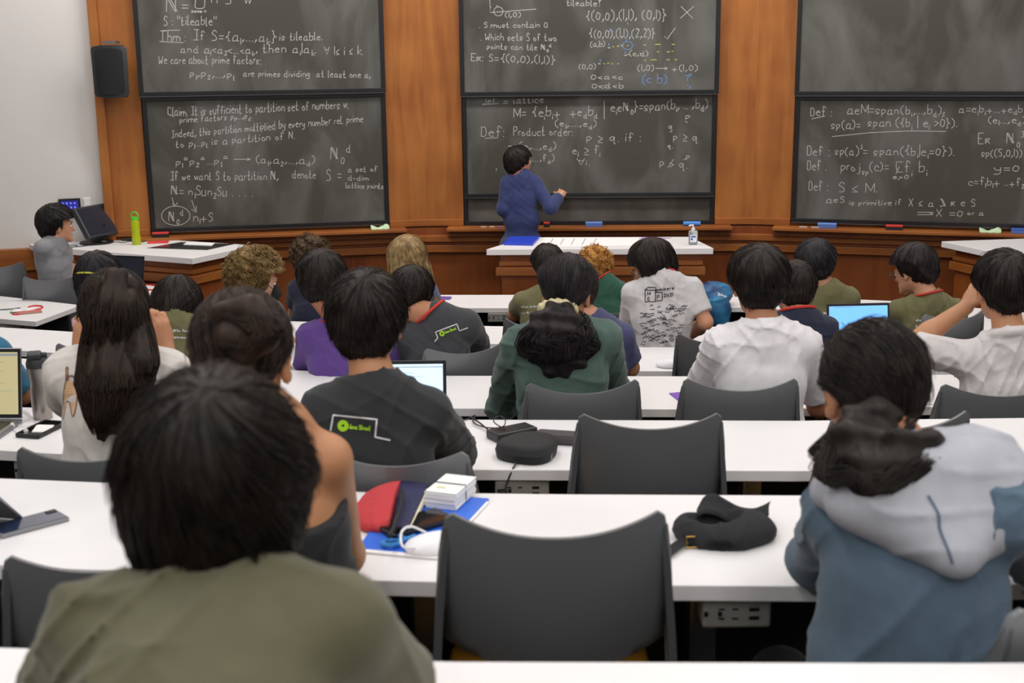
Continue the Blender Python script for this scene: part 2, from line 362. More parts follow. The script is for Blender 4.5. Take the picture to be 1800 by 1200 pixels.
CB['RL'] = chalkboard(FR, BR['u0'] + .01, BR['u1'] - .01, RAILZ + .03, zr - .004, 0.055, 'lower right chalkboard with several underlined definitions', 7)

# (px, baseline py, capital height px, text, slope[, colour])
WR = {
'LU': [(293, 20, 26, 'R', 0, 0, 312), (320, 18, 18, '=', 0, 0, 331), (343, 14, 16, 'U', 0, 0, 360), (337, 22, 6, 'some n', 0, 0, 362), (372, 6, 18, 'n S  w', 0, 0, 442),
  (288, 44, 15, 'S : "tileable"', 0, 0, 380), (282, 72, 17, 'Thm :', 0, 0, 326), (340, 71, 17, 'If S={a_1,...,a_k}', 0.012, 0, 486), (492, 70, 13, 'is tileable.', 0, 0, 566),
  (318, 92, 13, 'and a_1<a_2<...<a_k,', .01, 0, 452), (462, 92, 15, 'then a_i|a_k.', .01, 0, 556), (570, 96, 14, '@ 1L i L k.', -.01, 0, 637),
  (279, 112, 14, 'We care about prime factors:', 0, 0, 458), (334, 135, 13, 'p_1,p_2,...,p_l', .01, 0, 412), (428, 134, 11, 'are primes dividing  at least one a_i.', .01, 0, 652)],
'LL': [(295, 204, 15, 'Claim. It is sufficient to partition set of numbers w.', -.045, 0, 612), (316, 216, 11, 'prime factors p_1,...,p_d.', -.07, 0, 442), (302, 242, 13, 'Indeed, this partition multiplied by every number rel. prime', -.085, 0, 638),
  (309, 259, 12, 'to p_1...p_l is a partition of N.', -.075, 0, 517), (309, 290, 13, 'p_1^ap_2^a...p_l^a', -.03, 0, 400), (412, 284, 14, '[', 0, 0, 440), (450, 286, 13, '(a_1,a_2,...,a_d)', .01, 0, 553),
  (581, 280, 22, 'R_0^d', 0, 0, 616), (300, 316, 14, 'If we want S to partition R,', .0, 0, 489), (514, 313, 13, 'denote', 0, 0, 555), (574, 316, 20, 'S =', 0, 0, 600), (612, 302, 9, 'a set of', -.02, 0, 663), (612, 317, 9, 'd-dim', 0, 0, 648), (608, 330, 9, 'lattice points', .02, 0, 674),
  (301, 342, 15, 'R= n_1S;n_2S; . . . .', .02, 0, 444), (297, 389, 17, 'R_0^d', 0, 0, 322), (340, 388, 15, 'n_1+S', .0, 0, 374)],
'CU': [(888, 30, 9, '(1,0)', 0, 0, 915), (843, 48, 9, '. S must contain O', 0, 0, 962), (845, 70, 12, '. Which sets S of two', .015, 0, 978), (856, 86, 10, 'points can tile R_0^d', .02, 0, 969), (828, 107, 13, 'Ex: S={(0,0),(1,1)}', .03, 0, 976),
  (996, 10, 10, 'tileable?', 0, 0, 1056), (1030, 36, 17, '{(0,0),(1,1), (0,1)}', -.02, 0, 1171), (1196, 32, 22, 'X', 0, 0, 1219), (1036, 66, 15, '{(0,0),(1,1),(2,2)}', -.005, 0, 1151), (1168, 70, 18, 'Q', -.2, 0, 1187), (1038, 82, 9, '(a,b)', -.03, 0, 1063),
  (1106, 98, 9, '(c,d)', 0, 0, 1139), (1018, 121, 9, '(0,0)', 0, 0, 1047), (1121, 124, 11, '(1,0)', 0, 0, 1149), (1152, 124, 11, '[', 0, 0, 1173), (1182, 124, 11, '+(1,0)', 0, 0, 1226), (1039, 139, 9, '0<a<c', 0, 0, 1094), (1040, 155, 9, '0<d<b', 0, 0, 1096),
  (1129, 146, 15, '(c b)', 0, 1, 1172), (1204, 148, 18, '?', 0, 1, 1215)],
'CL': [(848, 182, 12, 'Def. A lattice', -.02, 0, 955), (903, 206, 16, 'M= {e_ib_i+  +e_db_d', -.03, 0, 1050), (1074, 196, 16, 'e_i#R_0}=span(b_i, .. ,b_d)', -.04, 0, 1244), (976, 222, 12, '(e_1,....,e_d)', 0, 0, 1048), (846, 240, 17, 'Def:', 0, 0, 886), (903, 238, 14, 'Product order:', 0, 0, 1006),
  (1031, 248, 14, 'p H q. if :', 0, 0, 1126), (894, 262, 12, 'p=(e_1,...,e_d)', 0, 0, 977), (894, 283, 12, 'q=(f_1,...,f_d)', 0, 0, 974), (1006, 270, 14, 'e_i H f_i', 0, 0, 1055), (1014, 290, 11, '@i.', 0, 0, 1036),
  (1205, 208, 11, 'p', 0, 0, 1213), (1175, 226, 10, 'q', 0, 0, 1182), (1184, 245, 13, 'p H q', .03, 0, 1226), (1174, 260, 9, 'q.', 0, 0, 1182), (1206, 278, 9, 'p', 0, 0, 1212), (1160, 291, 14, 'p > q.', .1, 0, 1208)],
'RL': [(1425, 203, 15, 'Def :', 0, 0, 1462), (1490, 200, 15, 'a#M=span(b_i,...,b_d),', 0, 0, 1660), (1686, 197, 13, 'a=e_ib_i+...+e_db_d', 0, 0, 1806), (1461, 226, 15, 'sp(a)= ', 0, 0, 1512), (1526, 222, 15, 'span ({b_i | e_i >0}).', 0, 0, 1682), (1737, 216, 12, '(e_1...,e_d)', 0, 0, 1802),
  (1419, 272, 16, 'Def :', 0, 0, 1458), (1468, 272, 15, 'sp(a)^*=', 0, 0, 1524), (1536, 272, 15, 'span({b_i|e_i=0}).', .005, 0, 1677), (1419, 298, 16, 'Def .', 0, 0, 1452), (1478, 300, 16, 'proj_s_p(c)=', 0, 0, 1562), (1575, 302, 18, '$f_i b_i', .01, 0, 1630), (1570, 314, 7, 'e_i>0', 0, 0, 1597), (1422, 335, 16, 'Def :', .0, 0, 1455), (1475, 337, 16, 'S L M.', .01, 0, 1541), (1452, 356, 11, 'a#S', 0, 0, 1484), (1493, 360, 9, 'is primitive if', 0, 0, 1584), (1598, 362, 13, 'X L a & x # S', 0, 0, 1714),
  (1612, 380, 12, ']', 0, 0, 1640), (1646, 380, 12, 'X =0', 0, 0, 1692), (1701, 378, 8, 'or a', 0, 0, 1729), (1720, 252, 18, 'Ex   R_0^3', 0, 0, 1800), (1725, 275, 13, 'sp((5,0,1))', 0, 0, 1796), (1748, 301, 13, 'y=0', 0, 0, 1791), (1703, 325, 13, 'c=f_1b_1+ ..+f_2', .01, 0, 1800)]}
G['R'] = '0202 0808 5252 5858/3232'          # double-struck N
G['R'] = '12121818 5252 5858/2828 6262/2818'
EXTRA = {
'LU': [[(281, 73), (322, 75)], [(283, 54), (316, 53)]],
'LL': [[(302, 347), (307, 362)], [(303, 357), (307, 363), (312, 356)], [(337, 352), (344, 372)], [(337, 368), (345, 373), (345, 362)], 
  [(285 + 24 + 25 * math.cos(t), 379 + 17 * math.sin(t)) for t in np.linspace(-1.2, 5.2, 26)]],
'CU': [[(861, 0), (862, 22), (942, 16)], [(876 + 8 * math.cos(t), 20 + 8 * math.sin(t)) for t in np.linspace(0, 6.2, 16)], [(861, 11), (863, 13)], [(873, 10), (875, 11)]],
'CL': [[(1174, 294), (1184, 280)], [(848, 184), (875, 182)], [(853, 243), (875, 242)], [(1062, 209), (1062, 178)], [(1204, 214), (1209, 215)], [(1177, 231), (1181, 232)], [(1202, 280), (1207, 279)], [(873, 296), (872, 300)]],
'RL': [[(1427, 209), (1450, 204)], [(1463, 240), (1530, 233), (1600, 230), (1663, 231)], [(1690 - 30, 203), (1655, 206)]]}
for key, Fc, d in (('LU', FL, .09), ('LL', FL, .055), ('CU', FC, .10), ('CL', FC, .058), ('RL', FR, .055)):
    mb = MB(); dd = d + 0.0008
    wch = 0.0043
    for it in WR[key]:
        sl = it[4]
        for st in layout(it[3], it[0], it[1], it[2], sl, adv=0.80, x1=it[6]):
            st = st[st[:, 1] > -40]
            if key == 'CL': st = st[st[:, 1] > 172.5]
            if len(st) < 2: continue
            ribbon(mb, [Fc.P(a, b, dd) for a, b in st], Fc.n, wch, it[5])
    for st in EXTRA.get(key, []): ribbon(mb, [Fc.P(a, b, dd) for a, b in st], Fc.n, wch)
    if key == 'CU':
        for (a, b, c) in [(1072, 53, 1), (1103, 40, 1), (1103, 57, 1), (1070, 77, 1), (1101, 70, 1), (1055, 105, 1), (1099, 91, 1), (1213, 152, 1)]: ribbon(mb, [Fc.P(a, b, dd), Fc.P(a + .6, b + 3, dd)], Fc.n, wch * 1.4, c)
        ribbon(mb, [Fc.P(1103 + 9 * math.cos(t), 80 + 7 * math.sin(t), dd) for t in np.linspace(0, 6.28, 20)], Fc.n, wch * .9, 1)
        for a, b, w_ in [(1077, 82, 2), (1085, 81, 3), (1092, 80, 3), (1103, 80, 2), (1103, 96, 2), (1113, 95, 2), (1125, 94, 2), (1061, 112, 2), (1068, 111, 2), (1075, 112, 2), (1086, 112, 2), (1132, 79, 3), (1152, 78, 9), (1181, 78, 5), (1155, 91, 3), (1172, 91, 5), (1181, 90, 2), (1133, 106, 2), (1144, 105, 10), (1172, 105, 5), (1186, 105, 4)]:
            ribbon(mb, [Fc.P(a, b, dd), Fc.P(a + w_, b, dd)], Fc.n, wch * 1.2, 2)
        for a, b in [(1069, 84), (1098, 97), (1052, 112)]: ribbon(mb, [Fc.P(a, b, dd), Fc.P(a + 3, b, dd)], Fc.n, wch * 1.6, 0)
    mb.build('chalk_writing', [CHALK, CHALKB, CHALKY], CB[key])
# erasers, cloths and chalk on the rails
def eraser(Fc, px, py, w, mats, label, top=True):
    u, z = Fc.hit(px, py, 0.13); e = empty('chalk_eraser', Fc.pt(u, RAILZ, 0.13), label, 'eraser', 'erasers on the chalk rails', Fc.ang)
    a = MB(); a.box((0, 0, 0.013), (w, 0.045, 0.026), None, 0, 0.003); a.build('felt', mats[1], e, world=False)
    a = MB(); a.box((0, 0, 0.033), (w, 0.047, 0.014), None, 0, 0.003); a.build('cover', mats[0], e, world=False)
REDC, BLUC, FELT = mat('red_cover', 'd63a32', 0.5), mat('blue_cover', '6f93dc', 0.6), mat('black_felt', '232326', 0.95)
eraser(FL, 282, 409, .13, (REDC, FELT), 'red topped chalkboard eraser at the left end of the left rail')
eraser(FC, 961, 394, .05, (REDC, FELT), 'small red topped eraser on the centre rail beside the instructor')
eraser(FC, 1044, 392, .14, (BLUC, mat('blue_felt', '5673b8', .95)), 'blue chalkboard eraser in the middle of the centre rail')
eraser(FR, 1454, 395, .15, (BLUC, MATS['blue_felt']), 'light blue chalkboard eraser at the left of the right rail')
eraser(FR, 1572, 397, .13, (REDC, FELT), 'red topped chalkboard eraser on the right rail')
eraser(FR, 1792, 403, .12, (mat('royal_cover', '3f62c8', .6), MATS['blue_felt']), 'royal blue eraser at the photo edge of the right rail')
def cyl_roll(Fc, px, py, w, r, m, name, label):
    u, z = Fc.hit(px, py, 0.12); mb = MB(); P = [Fc.pt(u + t, RAILZ + r, 0.12) for t in np.linspace(-w / 2, w / 2, 8)]
    mb.tube(P, [r * (0.9 + 0.2 * random.random()) for _ in P], 10); tag(smooth_by_angle(mb.build(name, m)), label, name.split('_')[-1])
cyl_roll(FC, 1216, 391, .14, .02, mat('blue_roll', '4d8fe0', .7), 'rolled_blue_cloth', 'rolled bright blue cloth at the right end of the centre rail')
def cloth(Fc, px, py, w, label):
    u, z = Fc.hit(px, py, 0.12); n = 14; V = []; F = []
    for i in range(n):
        for j in range(6):
            a = i / (n - 1); b = j / 5
            V.append(Fc.pt(u + (a - .5) * w, RAILZ + 0.006 + 0.034 * math.sin(PI * b) * (0.6 + .4 * math.sin(7 * a + 2)) + .004 * math.sin(20 * a + 8 * b), 0.07 + 0.09 * b))
    F = [[i * 6 + j, i * 6 + j + 1, (i + 1) * 6 + j + 1, (i + 1) * 6 + j] for i in range(n - 1) for j in range(5)]
    # closed underside
    m = len(V); V += [p * [1, 1, 0] + [0, 0, RAILZ + .001] for p in V]; F += [[q + m for q in f][::-1] for f in F]
    rim = [j for j in range(6)] + [i * 6 + 5 for i in range(1, n)] + [(n - 1) * 6 + j for j in range(4, -1, -1)] + [i * 6 for i in range(n - 2, 0, -1)]
    F += [[rim[k], rim[k] + m, rim[(k + 1) % len(rim)] + m, rim[(k + 1) % len(rim)]] for k in range(len(rim))]
    tag(mesh_obj('wiping_cloth', V, F, mat('pale_green_cloth', 'c3dcb4', .95), None, True, None, True), label, 'cloth', 'cloths on the chalk rails')
cloth(FL, 668, 402, .15, 'folded pale green cloth at the right end of the left chalk rail')
cloth(FR, 1741, 401, .16, 'crumpled pale green cloth on the right chalk rail')
for px, n_, lb in ((850, 1, 'white chalk stick, leftmost of the three on the centre rail'), (865, 1, 'white chalk stick in the middle of the three on the centre rail'), (878, 2, 'violet chalk stick on the centre rail just left of the instructor')):
    u, _z = FC.hit(px, 398, .15); mb = MB(); mb.tube([FC.pt(u - .02, RAILZ + .005, .15), FC.pt(u + .02, RAILZ + .005, .15)], .005, 8)
    tag(mb.build('chalk_stick', mat('violet_chalk', '8c6fd0', .9) if n_ == 2 else CHALK), lb, 'chalk', 'chalk sticks on the centre rail')
for px, lb in ((1412, 'white chalk stick on the right rail, the left one of two beside the blue eraser'), (1433, 'white chalk stick on the right rail touching the light blue eraser')):
    u, _z = FR.hit(px, 398, .15); mb = MB(); mb.tube([FR.pt(u - .03, RAILZ + .005, .15), FR.pt(u + .03, RAILZ + .005, .15)], .005, 8)
    tag(mb.build('chalk_stick', CHALK), lb, 'chalk', 'chalk sticks on the right rail')

# ------------------------------------------------------------------ speaker, touch panel, plates on the left wall
c = FL.P(194, 126, 0.22); e = empty('wall_speaker', c - [0, 0, .21], 'black loudspeaker with a curved grille hung on the wood strip by the white wall', 'speaker', None, FL.ang - 0.12)
def spk(w0, w1, hh, d, y0):
    V = []; F = []; n = 12; prof = []
    for k in range(n + 1):
        a = k / n; x = -w1 / 2 + w1 * a; prof.append((x, y0 - d * math.sin(PI * a) ** .6))
    for zz, sh in ((-hh / 2, .86), (-hh / 2 + .02, .96), (hh / 2 - .02, 1.0), (hh / 2, .9)):
        for x, y in prof: V.append((x * sh, y * 1.0, zz + .21 - .012 * (x / w1 * 2) ** 2 * (1 if zz > 0 else -1)))
        V.append((w0 / 2 * sh, y0 + .12, zz + .21)); V.append((-w0 / 2 * sh, y0 + .12, zz + .21))
    m = n + 3
    F = [[r * m + k, r * m + (k + 1) % m, (r + 1) * m + (k + 1) % m, (r + 1) * m + k] for r in range(3) for k in range(m)] + [list(range(m))[::-1], [3 * m + k for k in range(m)]]
    return V, F
V, F_ = spk(.20, .275, .40, .03, 0); smooth_by_angle(mesh_obj('cabinet', V, F_, mat('speaker_grey', '2b2e33', .5), e))
V, F_ = spk(.20, .225, .35, .03, -.012); smooth_by_angle(mesh_obj('grille', V, F_, mat('speaker_mesh', '16181c', .8, bump=.4, bscale=900), e))
a = MB(); a.box((0, .15, .22), (.06, .10, .30)); a.box((0.01, .06, .43), (.10, .12, .02)); a.build('bracket', METAL, e, world=False)
def plate(px0, py0, px1, py1, d, name, mats, label, cat, scr=None):
    p = FW.P((px0 + px1) / 2, (py0 + py1) / 2, 0.0); u0, z1 = FW.hit(px0, py0, d); u1, z0 = FW.hit(px1, py1, d)
    e = empty(name, p, label, cat); a = MB(); FW.box(a, u0, u1, z0, z1, 0.0, d, 0, .004); a.build('housing', mats[0], e)
    if scr:
        a = MB(); m_ = (u1 - u0) * .1; FW.box(a, u0 + m_, u1 - m_, z0 + m_, z1 - m_, d, d + .001); a.build('screen', scr, e)
        a = MB(); 
        for k in range(8): FW.box(a, u0 + m_ * 1.6 + (k % 4) * m_ * 1.8, u0 + m_ * 2.4 + (k % 4) * m_ * 1.8, z0 + m_ * (3 + 2 * (k // 4)), z0 + m_ * (3.8 + 2 * (k // 4)), d + .001, d + .0018)
        a.build('icon', mat('icon_blue', '6a7cf0', .5, emit=.7), e)
    else:
        a = MB(); FW.box(a, (u0 + u1) / 2 - .012, (u0 + u1) / 2 + .012, z0 + (z1 - z0) * .35, z0 + (z1 - z0) * .65, d, d + .004, 0, .001); a.build('switch', mats[0], e)
plate(102, 350, 143, 376, .03, 'touch_panel', [DARK], 'small black touch panel with a blue screen on the white wall', 'screen', mat('panel_screen', '2b2c86', .3, emit=.55))
plate(146, 348, 162, 374, .01, 'wall_plate', [mat('plate_white', 'e9e7e4', .5)], 'white rectangular wall plate right of the touch panel', 'switch plate')

# ------------------------------------------------------------------ desks
def desk(name, label, far, near, z, rows='rows of white desks', legs=(), outlets=(), row=None, left_end=False):
    """far / near: polylines of room points (left to right) along the two long edges"""
    far = [tuple(p[:2]) for p in far]; near = [tuple(p[:2]) for p in near]; th = 0.034
    c = np.mean(np.array(far + near), axis=0); tz = z - 0.74
    e = empty(name, (c[0], c[1], tz), label, 'desk', rows)
    a = MB(); a.prism(near + far[::-1], z - th, z, 0, 0.0025); a.build('tabletop', [WHITE_TOP, EDGE], e)
    # a modesty panel along the far third, steel columns
    b = MB()
    for i in range(len(far) - 1):
        f0, f1, n0, n1 = [np.array(p) for p in (far[i], far[i + 1], near[min(i, len(near) - 2)], near[min(i + 1, len(near) - 1)])]
        p0, p1 = f0 * .72 + n0 * .28, f1 * .72 + n1 * .28; L = np.linalg.norm(p1 - p0)
        b.box(((p0 + p1)[0] / 2, (p0 + p1)[1] / 2, tz + .41), (L, .02, .58), (0, 0, math.atan2(*(p1 - p0)[::-1])))
    b.build('modesty_panel', BLACKP, e)
    for (x, y) in legs:
        l = MB(); l.box((x, y, tz + .353), (.06, .09, .706), None, 0, .008); l.box((x, y, tz + .015), (.07, .42, .03), None, 0, .008); l.build('leg', METAL, e)
    for (x, y, w) in outlets:
        o = MB(); o.box((x, y, z - th - .033), (w, .06, .062), None, 0, .006); ob = o.build('power_outlet', SOCK, e)
        s = MB(); yy = y - .0305
        for k in (-.30, -.10):
            for dx, dz, sx, sz in ((-.02, 0, .008, .010), (.01, .010, .012, .003), (.01, -.010, .012, .003)): s.box((x + (k * w) + dx, yy, z - th - .033 + dz), (sx, .002, sz))
        for dz in (.009, -.009): s.box((x + .25 * w, yy, z - th - .033 + dz), (.02, .002, .007))
        s.build('socket', DARK, ob)
    return e
K = DESKZ
def edge(pts, z): return [Z(a, b, z) for a, b in pts]
def ext(P, left=None, right=None):
    P = [np.array(p[:2]) for p in P]
    if left: d = P[0] - P[1]; P = [P[0] + d / np.linalg.norm(d) * left] + P[1:]
    if right: d = P[-1] - P[-2]; P = P[:-1] + [P[-1] + d / np.linalg.norm(d) * right]
    return P
FARA = [(-1.6, 1.94), (-.742, 1.693), (-.085, 1.633), (.621, 1.611), (2.3, 1.60)]
NEARA = [(-1.45, 1.42), (-.66, 1.19), (-.07, 1.125), (.6, 1.10), (2.3, 1.09)]
desk('lecture_desk', 'nearest white desk, along the bottom edge of the photo', FARA, NEARA, K['A'], legs=[(-1.3, 1.55), (1.4, 1.36)])
fB = ext(edge([(0, 840), (195, 848), (640, 864), (1000, 868), (1400, 870), (1800, 866)], K['B']), .9, 1.2); nB = ext(edge([(0, 992), (100, 998), (640, 1019), (1000, 1027), (1480, 1030), (1800, 1026)], K['B']), .9, 1.2)
outB = [(Z(1312, 1058, K['B'])[0], 2.36, .135), (Z(72, 1020, K['B'])[0] + .02, 2.47, .10)]
desk('lecture_desk', 'long white desk with the black cap and red pouch on it', fB, nB, K['B'], legs=[(.41, 2.62), (-.20, 2.66), (-1.6, 2.9), (1.3, 2.58)], outlets=outB)
fC = ext(edge([(0, 714), (400, 727), (800, 737), (1400, 739), (1800, 734)], K['C']), 1.2, 1.5); nC = ext(edge([(0, 791), (100, 797), (830, 825), (1400, 827), (1800, 822)], K['C']), 1.2, 1.5)
desk('lecture_desk', 'long white desk with the black headphone case on it', fC, nC, K['C'], legs=[(.74, 3.8), (-.35, 3.9), (-2.1, 4.2), (1.6, 3.8)], outlets=[(Z(918, 845, K['C'])[0], 3.59, .16), (Z(37, 810, K['C'])[0], 3.83, .14), (Z(1792, 850, K['C'])[0] + .02, 3.56, .16)])
fD = ext(edge([(-10, 627), (250, 641), (790, 660), (1235, 661), (1800, 657)], K['D']), 1.6, 1.6); nD = ext(edge([(-10, 687), (250, 698), (740, 717), (1235, 719), (1800, 713)], K['D']), 1.5, 1.6)
desk('lecture_desk', 'white desk in front of the person in the green sweater', fD, nD, K['D'], legs=[(.3, 5.0), (-1.7, 5.2), (2.0, 5.0)], outlets=[(-.45, 4.85, .16)])
fE = ext(edge([(130, 583), (400, 600), (870, 610), (1235, 610), (1800, 604)], K['E']), .5, 1.4); nE = ext(edge([(130, 622), (400, 640), (870, 651), (1235, 652), (1800, 645)], K['E']), .5, 1.4)
desk('lecture_desk', 'white desk with a crumpled white mask lying on it', fE, nE, K['E'], legs=[(.3, 6.2), (-2.0, 6.4), (2.4, 6.1)])
fF = ext(edge([(330, 560), (870, 573), (1280, 574), (1800, 566)], K['F']), .2, 1.4); nF = ext(edge([(330, 590), (870, 604), (1280, 606), (1800, 597)], K['F']), .2, 1.4)
desk('lecture_desk', 'white desk in front of the person in the signed grey shirt', fF, nF, K['F'], legs=[(.3, 7.4), (2.6, 7.3)])
fG = edge([(560, 518), (880, 518), (1300, 517), (1600, 530), (1800, 549)], K['G']); nG = edge([(560, 541), (880, 541), (1300, 540), (1590, 552), (1800, 577)], K['G'])
desk('lecture_desk', 'front row white desk nearest the demonstration table', fG, nG, K['G'], legs=[(-.9, 8.9), (.4, 8.8), (1.5, 8.8)], outlets=[(Z(876, 555, K['G'])[0], 8.66, .15)])
fFL = ext(edge([(0, 520), (142, 536)], K['F']), 1.6); nFL = ext(edge([(0, 560), (63, 565)], K['F']), 1.6)
desk('lecture_desk', 'angled end of a white desk at left with the pink phone and red lanyard', fFL, nFL, K['F'], legs=[(-3.6, 8.35)], outlets=[(Z(14, 566, K['F'])[0], 8.12, .2)])
ZGL = .80
fGL = [Z(110, 473, ZGL), Z(283, 505, ZGL)]; nGL = [Z(60, 502, ZGL), Z(246, 528, ZGL)]
desk('lecture_desk', 'front left white desk with the open dark laptop and blue bottle', fGL, nGL, ZGL, legs=[(-3.15, 9.15)])

# demonstration tables with moulded wood fronts
def demo_table(poly, z, label, name='demonstration_table', inset=.05):
    P = np.array([p[:2] for p in poly]); c = P.mean(0); e = empty(name, (c[0], c[1], 0), label, 'table')
    a = MB(); a.prism([tuple(p) for p in P], z - .045, z, 0, .003); a.build('tabletop', [WHITE_TOP], e)
    def shr(k): 
        out = []
        n = len(P)
        for i in range(n):
            d0 = P[i] - P[i - 1]; d1 = P[(i + 1) % n] - P[i]; d0 /= np.linalg.norm(d0); d1 /= np.linalg.norm(d1)
            n0 = np.array([-d0[1], d0[0]]); n1 = np.array([-d1[1], d1[0]]); b = n0 + n1; b /= max(.25, (b @ b) / 2)
            out.append(tuple(P[i] + b * k))
        return out
    area = sum(P[i - 1][0] * P[i][1] - P[i][0] * P[i - 1][1] for i in range(len(P)))
    sg = 1 if area > 0 else -1
    a = MB(); a.prism(shr(sg * .07), 0, z - .045); a.build('cabinet', WOODD, e)
    a = MB(); a.prism(shr(sg * .055), z - .135, z - .10, 0, .004); a.prism(shr(sg * .04), z - .21, z - .145, 0, .006); a.prism(shr(sg * .045), 0, .10, 0, .004); a.build('moulding', WOODH, e)
    return e
Tz = 1.03
TC = demo_table([Z(855, 438, Tz), Z(1254, 436, Tz), Z(1213, 416, Tz), Z(925, 417, Tz)], Tz, 'white topped cherry wood demonstration table in the centre')
Tz2 = 1.01
TL = demo_table([Z(60, 432.5, Tz2), Z(338, 454, Tz2), Z(449, 431, Tz2), Z(268, 419.5, Tz2), FL.pt(.16, 0, .12), FW.pt(FW.L - .02, 0, .05), FW.pt(FW.L - .60, 0, .05)], Tz2, 'long white topped cherry wood lectern table at left with the monitor')
TR = demo_table([Z(1655, 424, Tz2), Z(1745, 443, Tz2), Z(1900, 476, Tz2), (5.2, 8.9), (5.3, 9.30), (4.1, 9.75)], Tz2, 'white topped cherry wood table at the right edge of the photo')

# ------------------------------------------------------------------ chairs
def make_chair():
    e = bpy.data.objects.new('classroom_chair', None)
    parts = []
    nu, nv = 28, 12; th = .011
    def surf(u, v):
        w = .205 - .008 * v
        zt = .950 - .034 * (1 - abs(u) ** 2.1) - .016 * max(0, (abs(u) - .94) / .06) ** 2; zb = .630 + .045 * u * u
        z = zb + v * (zt - zb)
        y = .055 * abs(u) ** 2.2 - .055 * (v - .15) + .03 * (1 - v) ** 3
        return np.array([u * w * (1 - .02 * max(0, (v - .93) / .07)), y, z])
    V = []; F = []
    for s in (0, 1):
        for i in range(nu + 1):
            for j in range(nv + 1):
                p = surf(-1 + 2 * i / nu, j / nv); V.append(p + [0, th * s, 0])
    m = (nu + 1) * (nv + 1); q = lambda i, j: i * (nv + 1) + j
    for i in range(nu):
        for j in range(nv): f = [q(i, j), q(i + 1, j), q(i + 1, j + 1), q(i, j + 1)]; F.append(f); F.append([k + m for k in f][::-1])
    rim = [q(i, 0) for i in range(nu + 1)] + [q(nu, j) for j in range(1, nv + 1)] + [q(i, nv) for i in range(nu - 1, -1, -1)] + [q(0, j) for j in range(nv - 1, 0, -1)]
    F += [[rim[k], rim[k] + m, rim[(k + 1) % len(rim)] + m, rim[(k + 1) % len(rim)]] for k in range(len(rim))]
    mats_ = []
    b = mesh_obj('backrest', V, F, GREYP, e, True); smooth_by_angle(b, 60); parts.append(b)
    for s in (-1, 1):
        a = MB(); n = 9
        for k in range(n - 1):
            pass
        P = [(s * (.189 + .040 * t ** .7), .058 + .03 * t - .055 * (.85 - t), .918 - .46 * t) for t in np.linspace(0, 1, n)]
        V = []; 
        for i_, (x, y, z) in enumerate(P):
            t = i_ / (n - 1); d = .006 + .060 * min(1, t * 1.6)
            V += [(x - s * .008, y - .002 - d * .2, z), (x + s * (.004 + .006 * t), y - .002 - d * .2, z), (x + s * .010, y + d, z), (x - s * .006, y + d, z)]
        F = [[i_ * 4 + k, i_ * 4 + (k + 1) % 4, (i_ + 1) * 4 + (k + 1) % 4, (i_ + 1) * 4 + k] for i_ in range(n - 1) for k in range(4)] + [[0, 1, 2, 3][::-1], [(n - 1) * 4 + k for k in range(4)]]
        o = mesh_obj('side_frame', V, F, GREYD, e); parts.append(o)
    a = MB(); a.box((0, .27, .455), (.43, .44, .05), None, 0, .022); parts.append(smooth_by_angle(a.build('seat', YEL, e, world=False)))
    a = MB(); a.box((0, .27, .425), (.45, .40, .025), None, 0, .01); parts.append(a.build('seat_shell', GREYD, e, world=False))
    for sx in (-1, 1):
        for sy, y1 in ((.10, .02), (.42, .50)):
            a = MB(); a.tube([(sx * .20, sy, .42), (sx * .225, (sy + y1) / 2, .2), (sx * .235, y1, .0)], .012, 10); parts.append(a.build('leg', METAL, e, world=False))
    return e, parts
CH0, CHP = make_chair(); CH_used = [False]
def chair(x, y, row, label, rz=0.0, top=.945, seat=True):
    """top = height of the backrest's corners over the step: a lowered chair is scaled below the standard 0.945"""
    if not CH_used[0]:
        CH_used[0] = True; e = CH0; COL.objects.link(e)
    else:
        e = CH0.copy(); COL.objects.link(e)
        for p in CHP: c = p.copy(); COL.objects.link(c); c.parent = e
    e.location = (float(x), float(y), TREAD[row]); e.rotation_euler = (0, 0, rz); e.scale = (1, 1, top / .945)
    return tag(e, label, 'chair', 'charcoal shell chairs')
def chair_px(x0, x1, ytip, y, row, label, rz=0.0):
    p = Y((x0 + x1) / 2, ytip, y); return chair(p[0], y, row, label, rz, p[2] - TREAD[row])
chair_px(780, 1172, 902, 2.10, 'B', 'empty grey chair nearest the camera with a mustard seat', .0)
chair_px(1008, 1279, 728, 3.32, 'C', 'empty grey chair beside the black headphone case', -.02)
chair_px(590, 776, 788, 2.93, 'C', 'grey chair of the person in the black logo shirt with the laptop', -.22)
chair_px(65, 260, 783, 3.13, 'C', 'grey chair behind the long ponytail and cream shirt', .06)
chair_px(1446, 1728, 728, 3.28, 'C', 'grey chair largely hidden by the wavy bun of the hooded person', .12)
chair_px(930, 1121, 671, 4.19, 'D', 'grey chair of the person in the green sweater', .10)
chair_px(1197, 1408, 666, 4.19, 'D', 'grey chair of the person in the plain white shirt', -.04)
chair_px(1655, 1860, 676, 4.21, 'D', 'grey chair of the person in the light polo shirt at right', -.05)
chair_px(768, 875, 605, 5.40, 'E', 'grey chair behind the leaning person in the dark logo shirt', .42)
chair_px(1216, 1310, 590, 5.75, 'E', 'grey chair tucked at the white desk left of the plain white shirt', -.25)
chair_px(876, 1010, 563, 6.75, 'F', 'empty grey chair behind the left olive shirt in the front rows', -.35)
chair_px(1030, 1126, 541, 7.95, 'G', 'grey chair of the person with ginger curls', 0)
chair_px(1628, 1732, 548, 6.55, 'F', 'grey chair of the person in glasses and olive shirt', .35)
chair_px(118, 225, 602, 5.75, 'E', 'grey chair of the person in the pink tank top', .05)
chair_px(36, 146, 484, 8.72, 'G', 'grey chair of the person in the grey shirt facing the boards', .22)
chair_px(-62, 42, 462, 8.95, 'G', 'grey chair at the left edge of the photo, beside the grey shirt', .18)
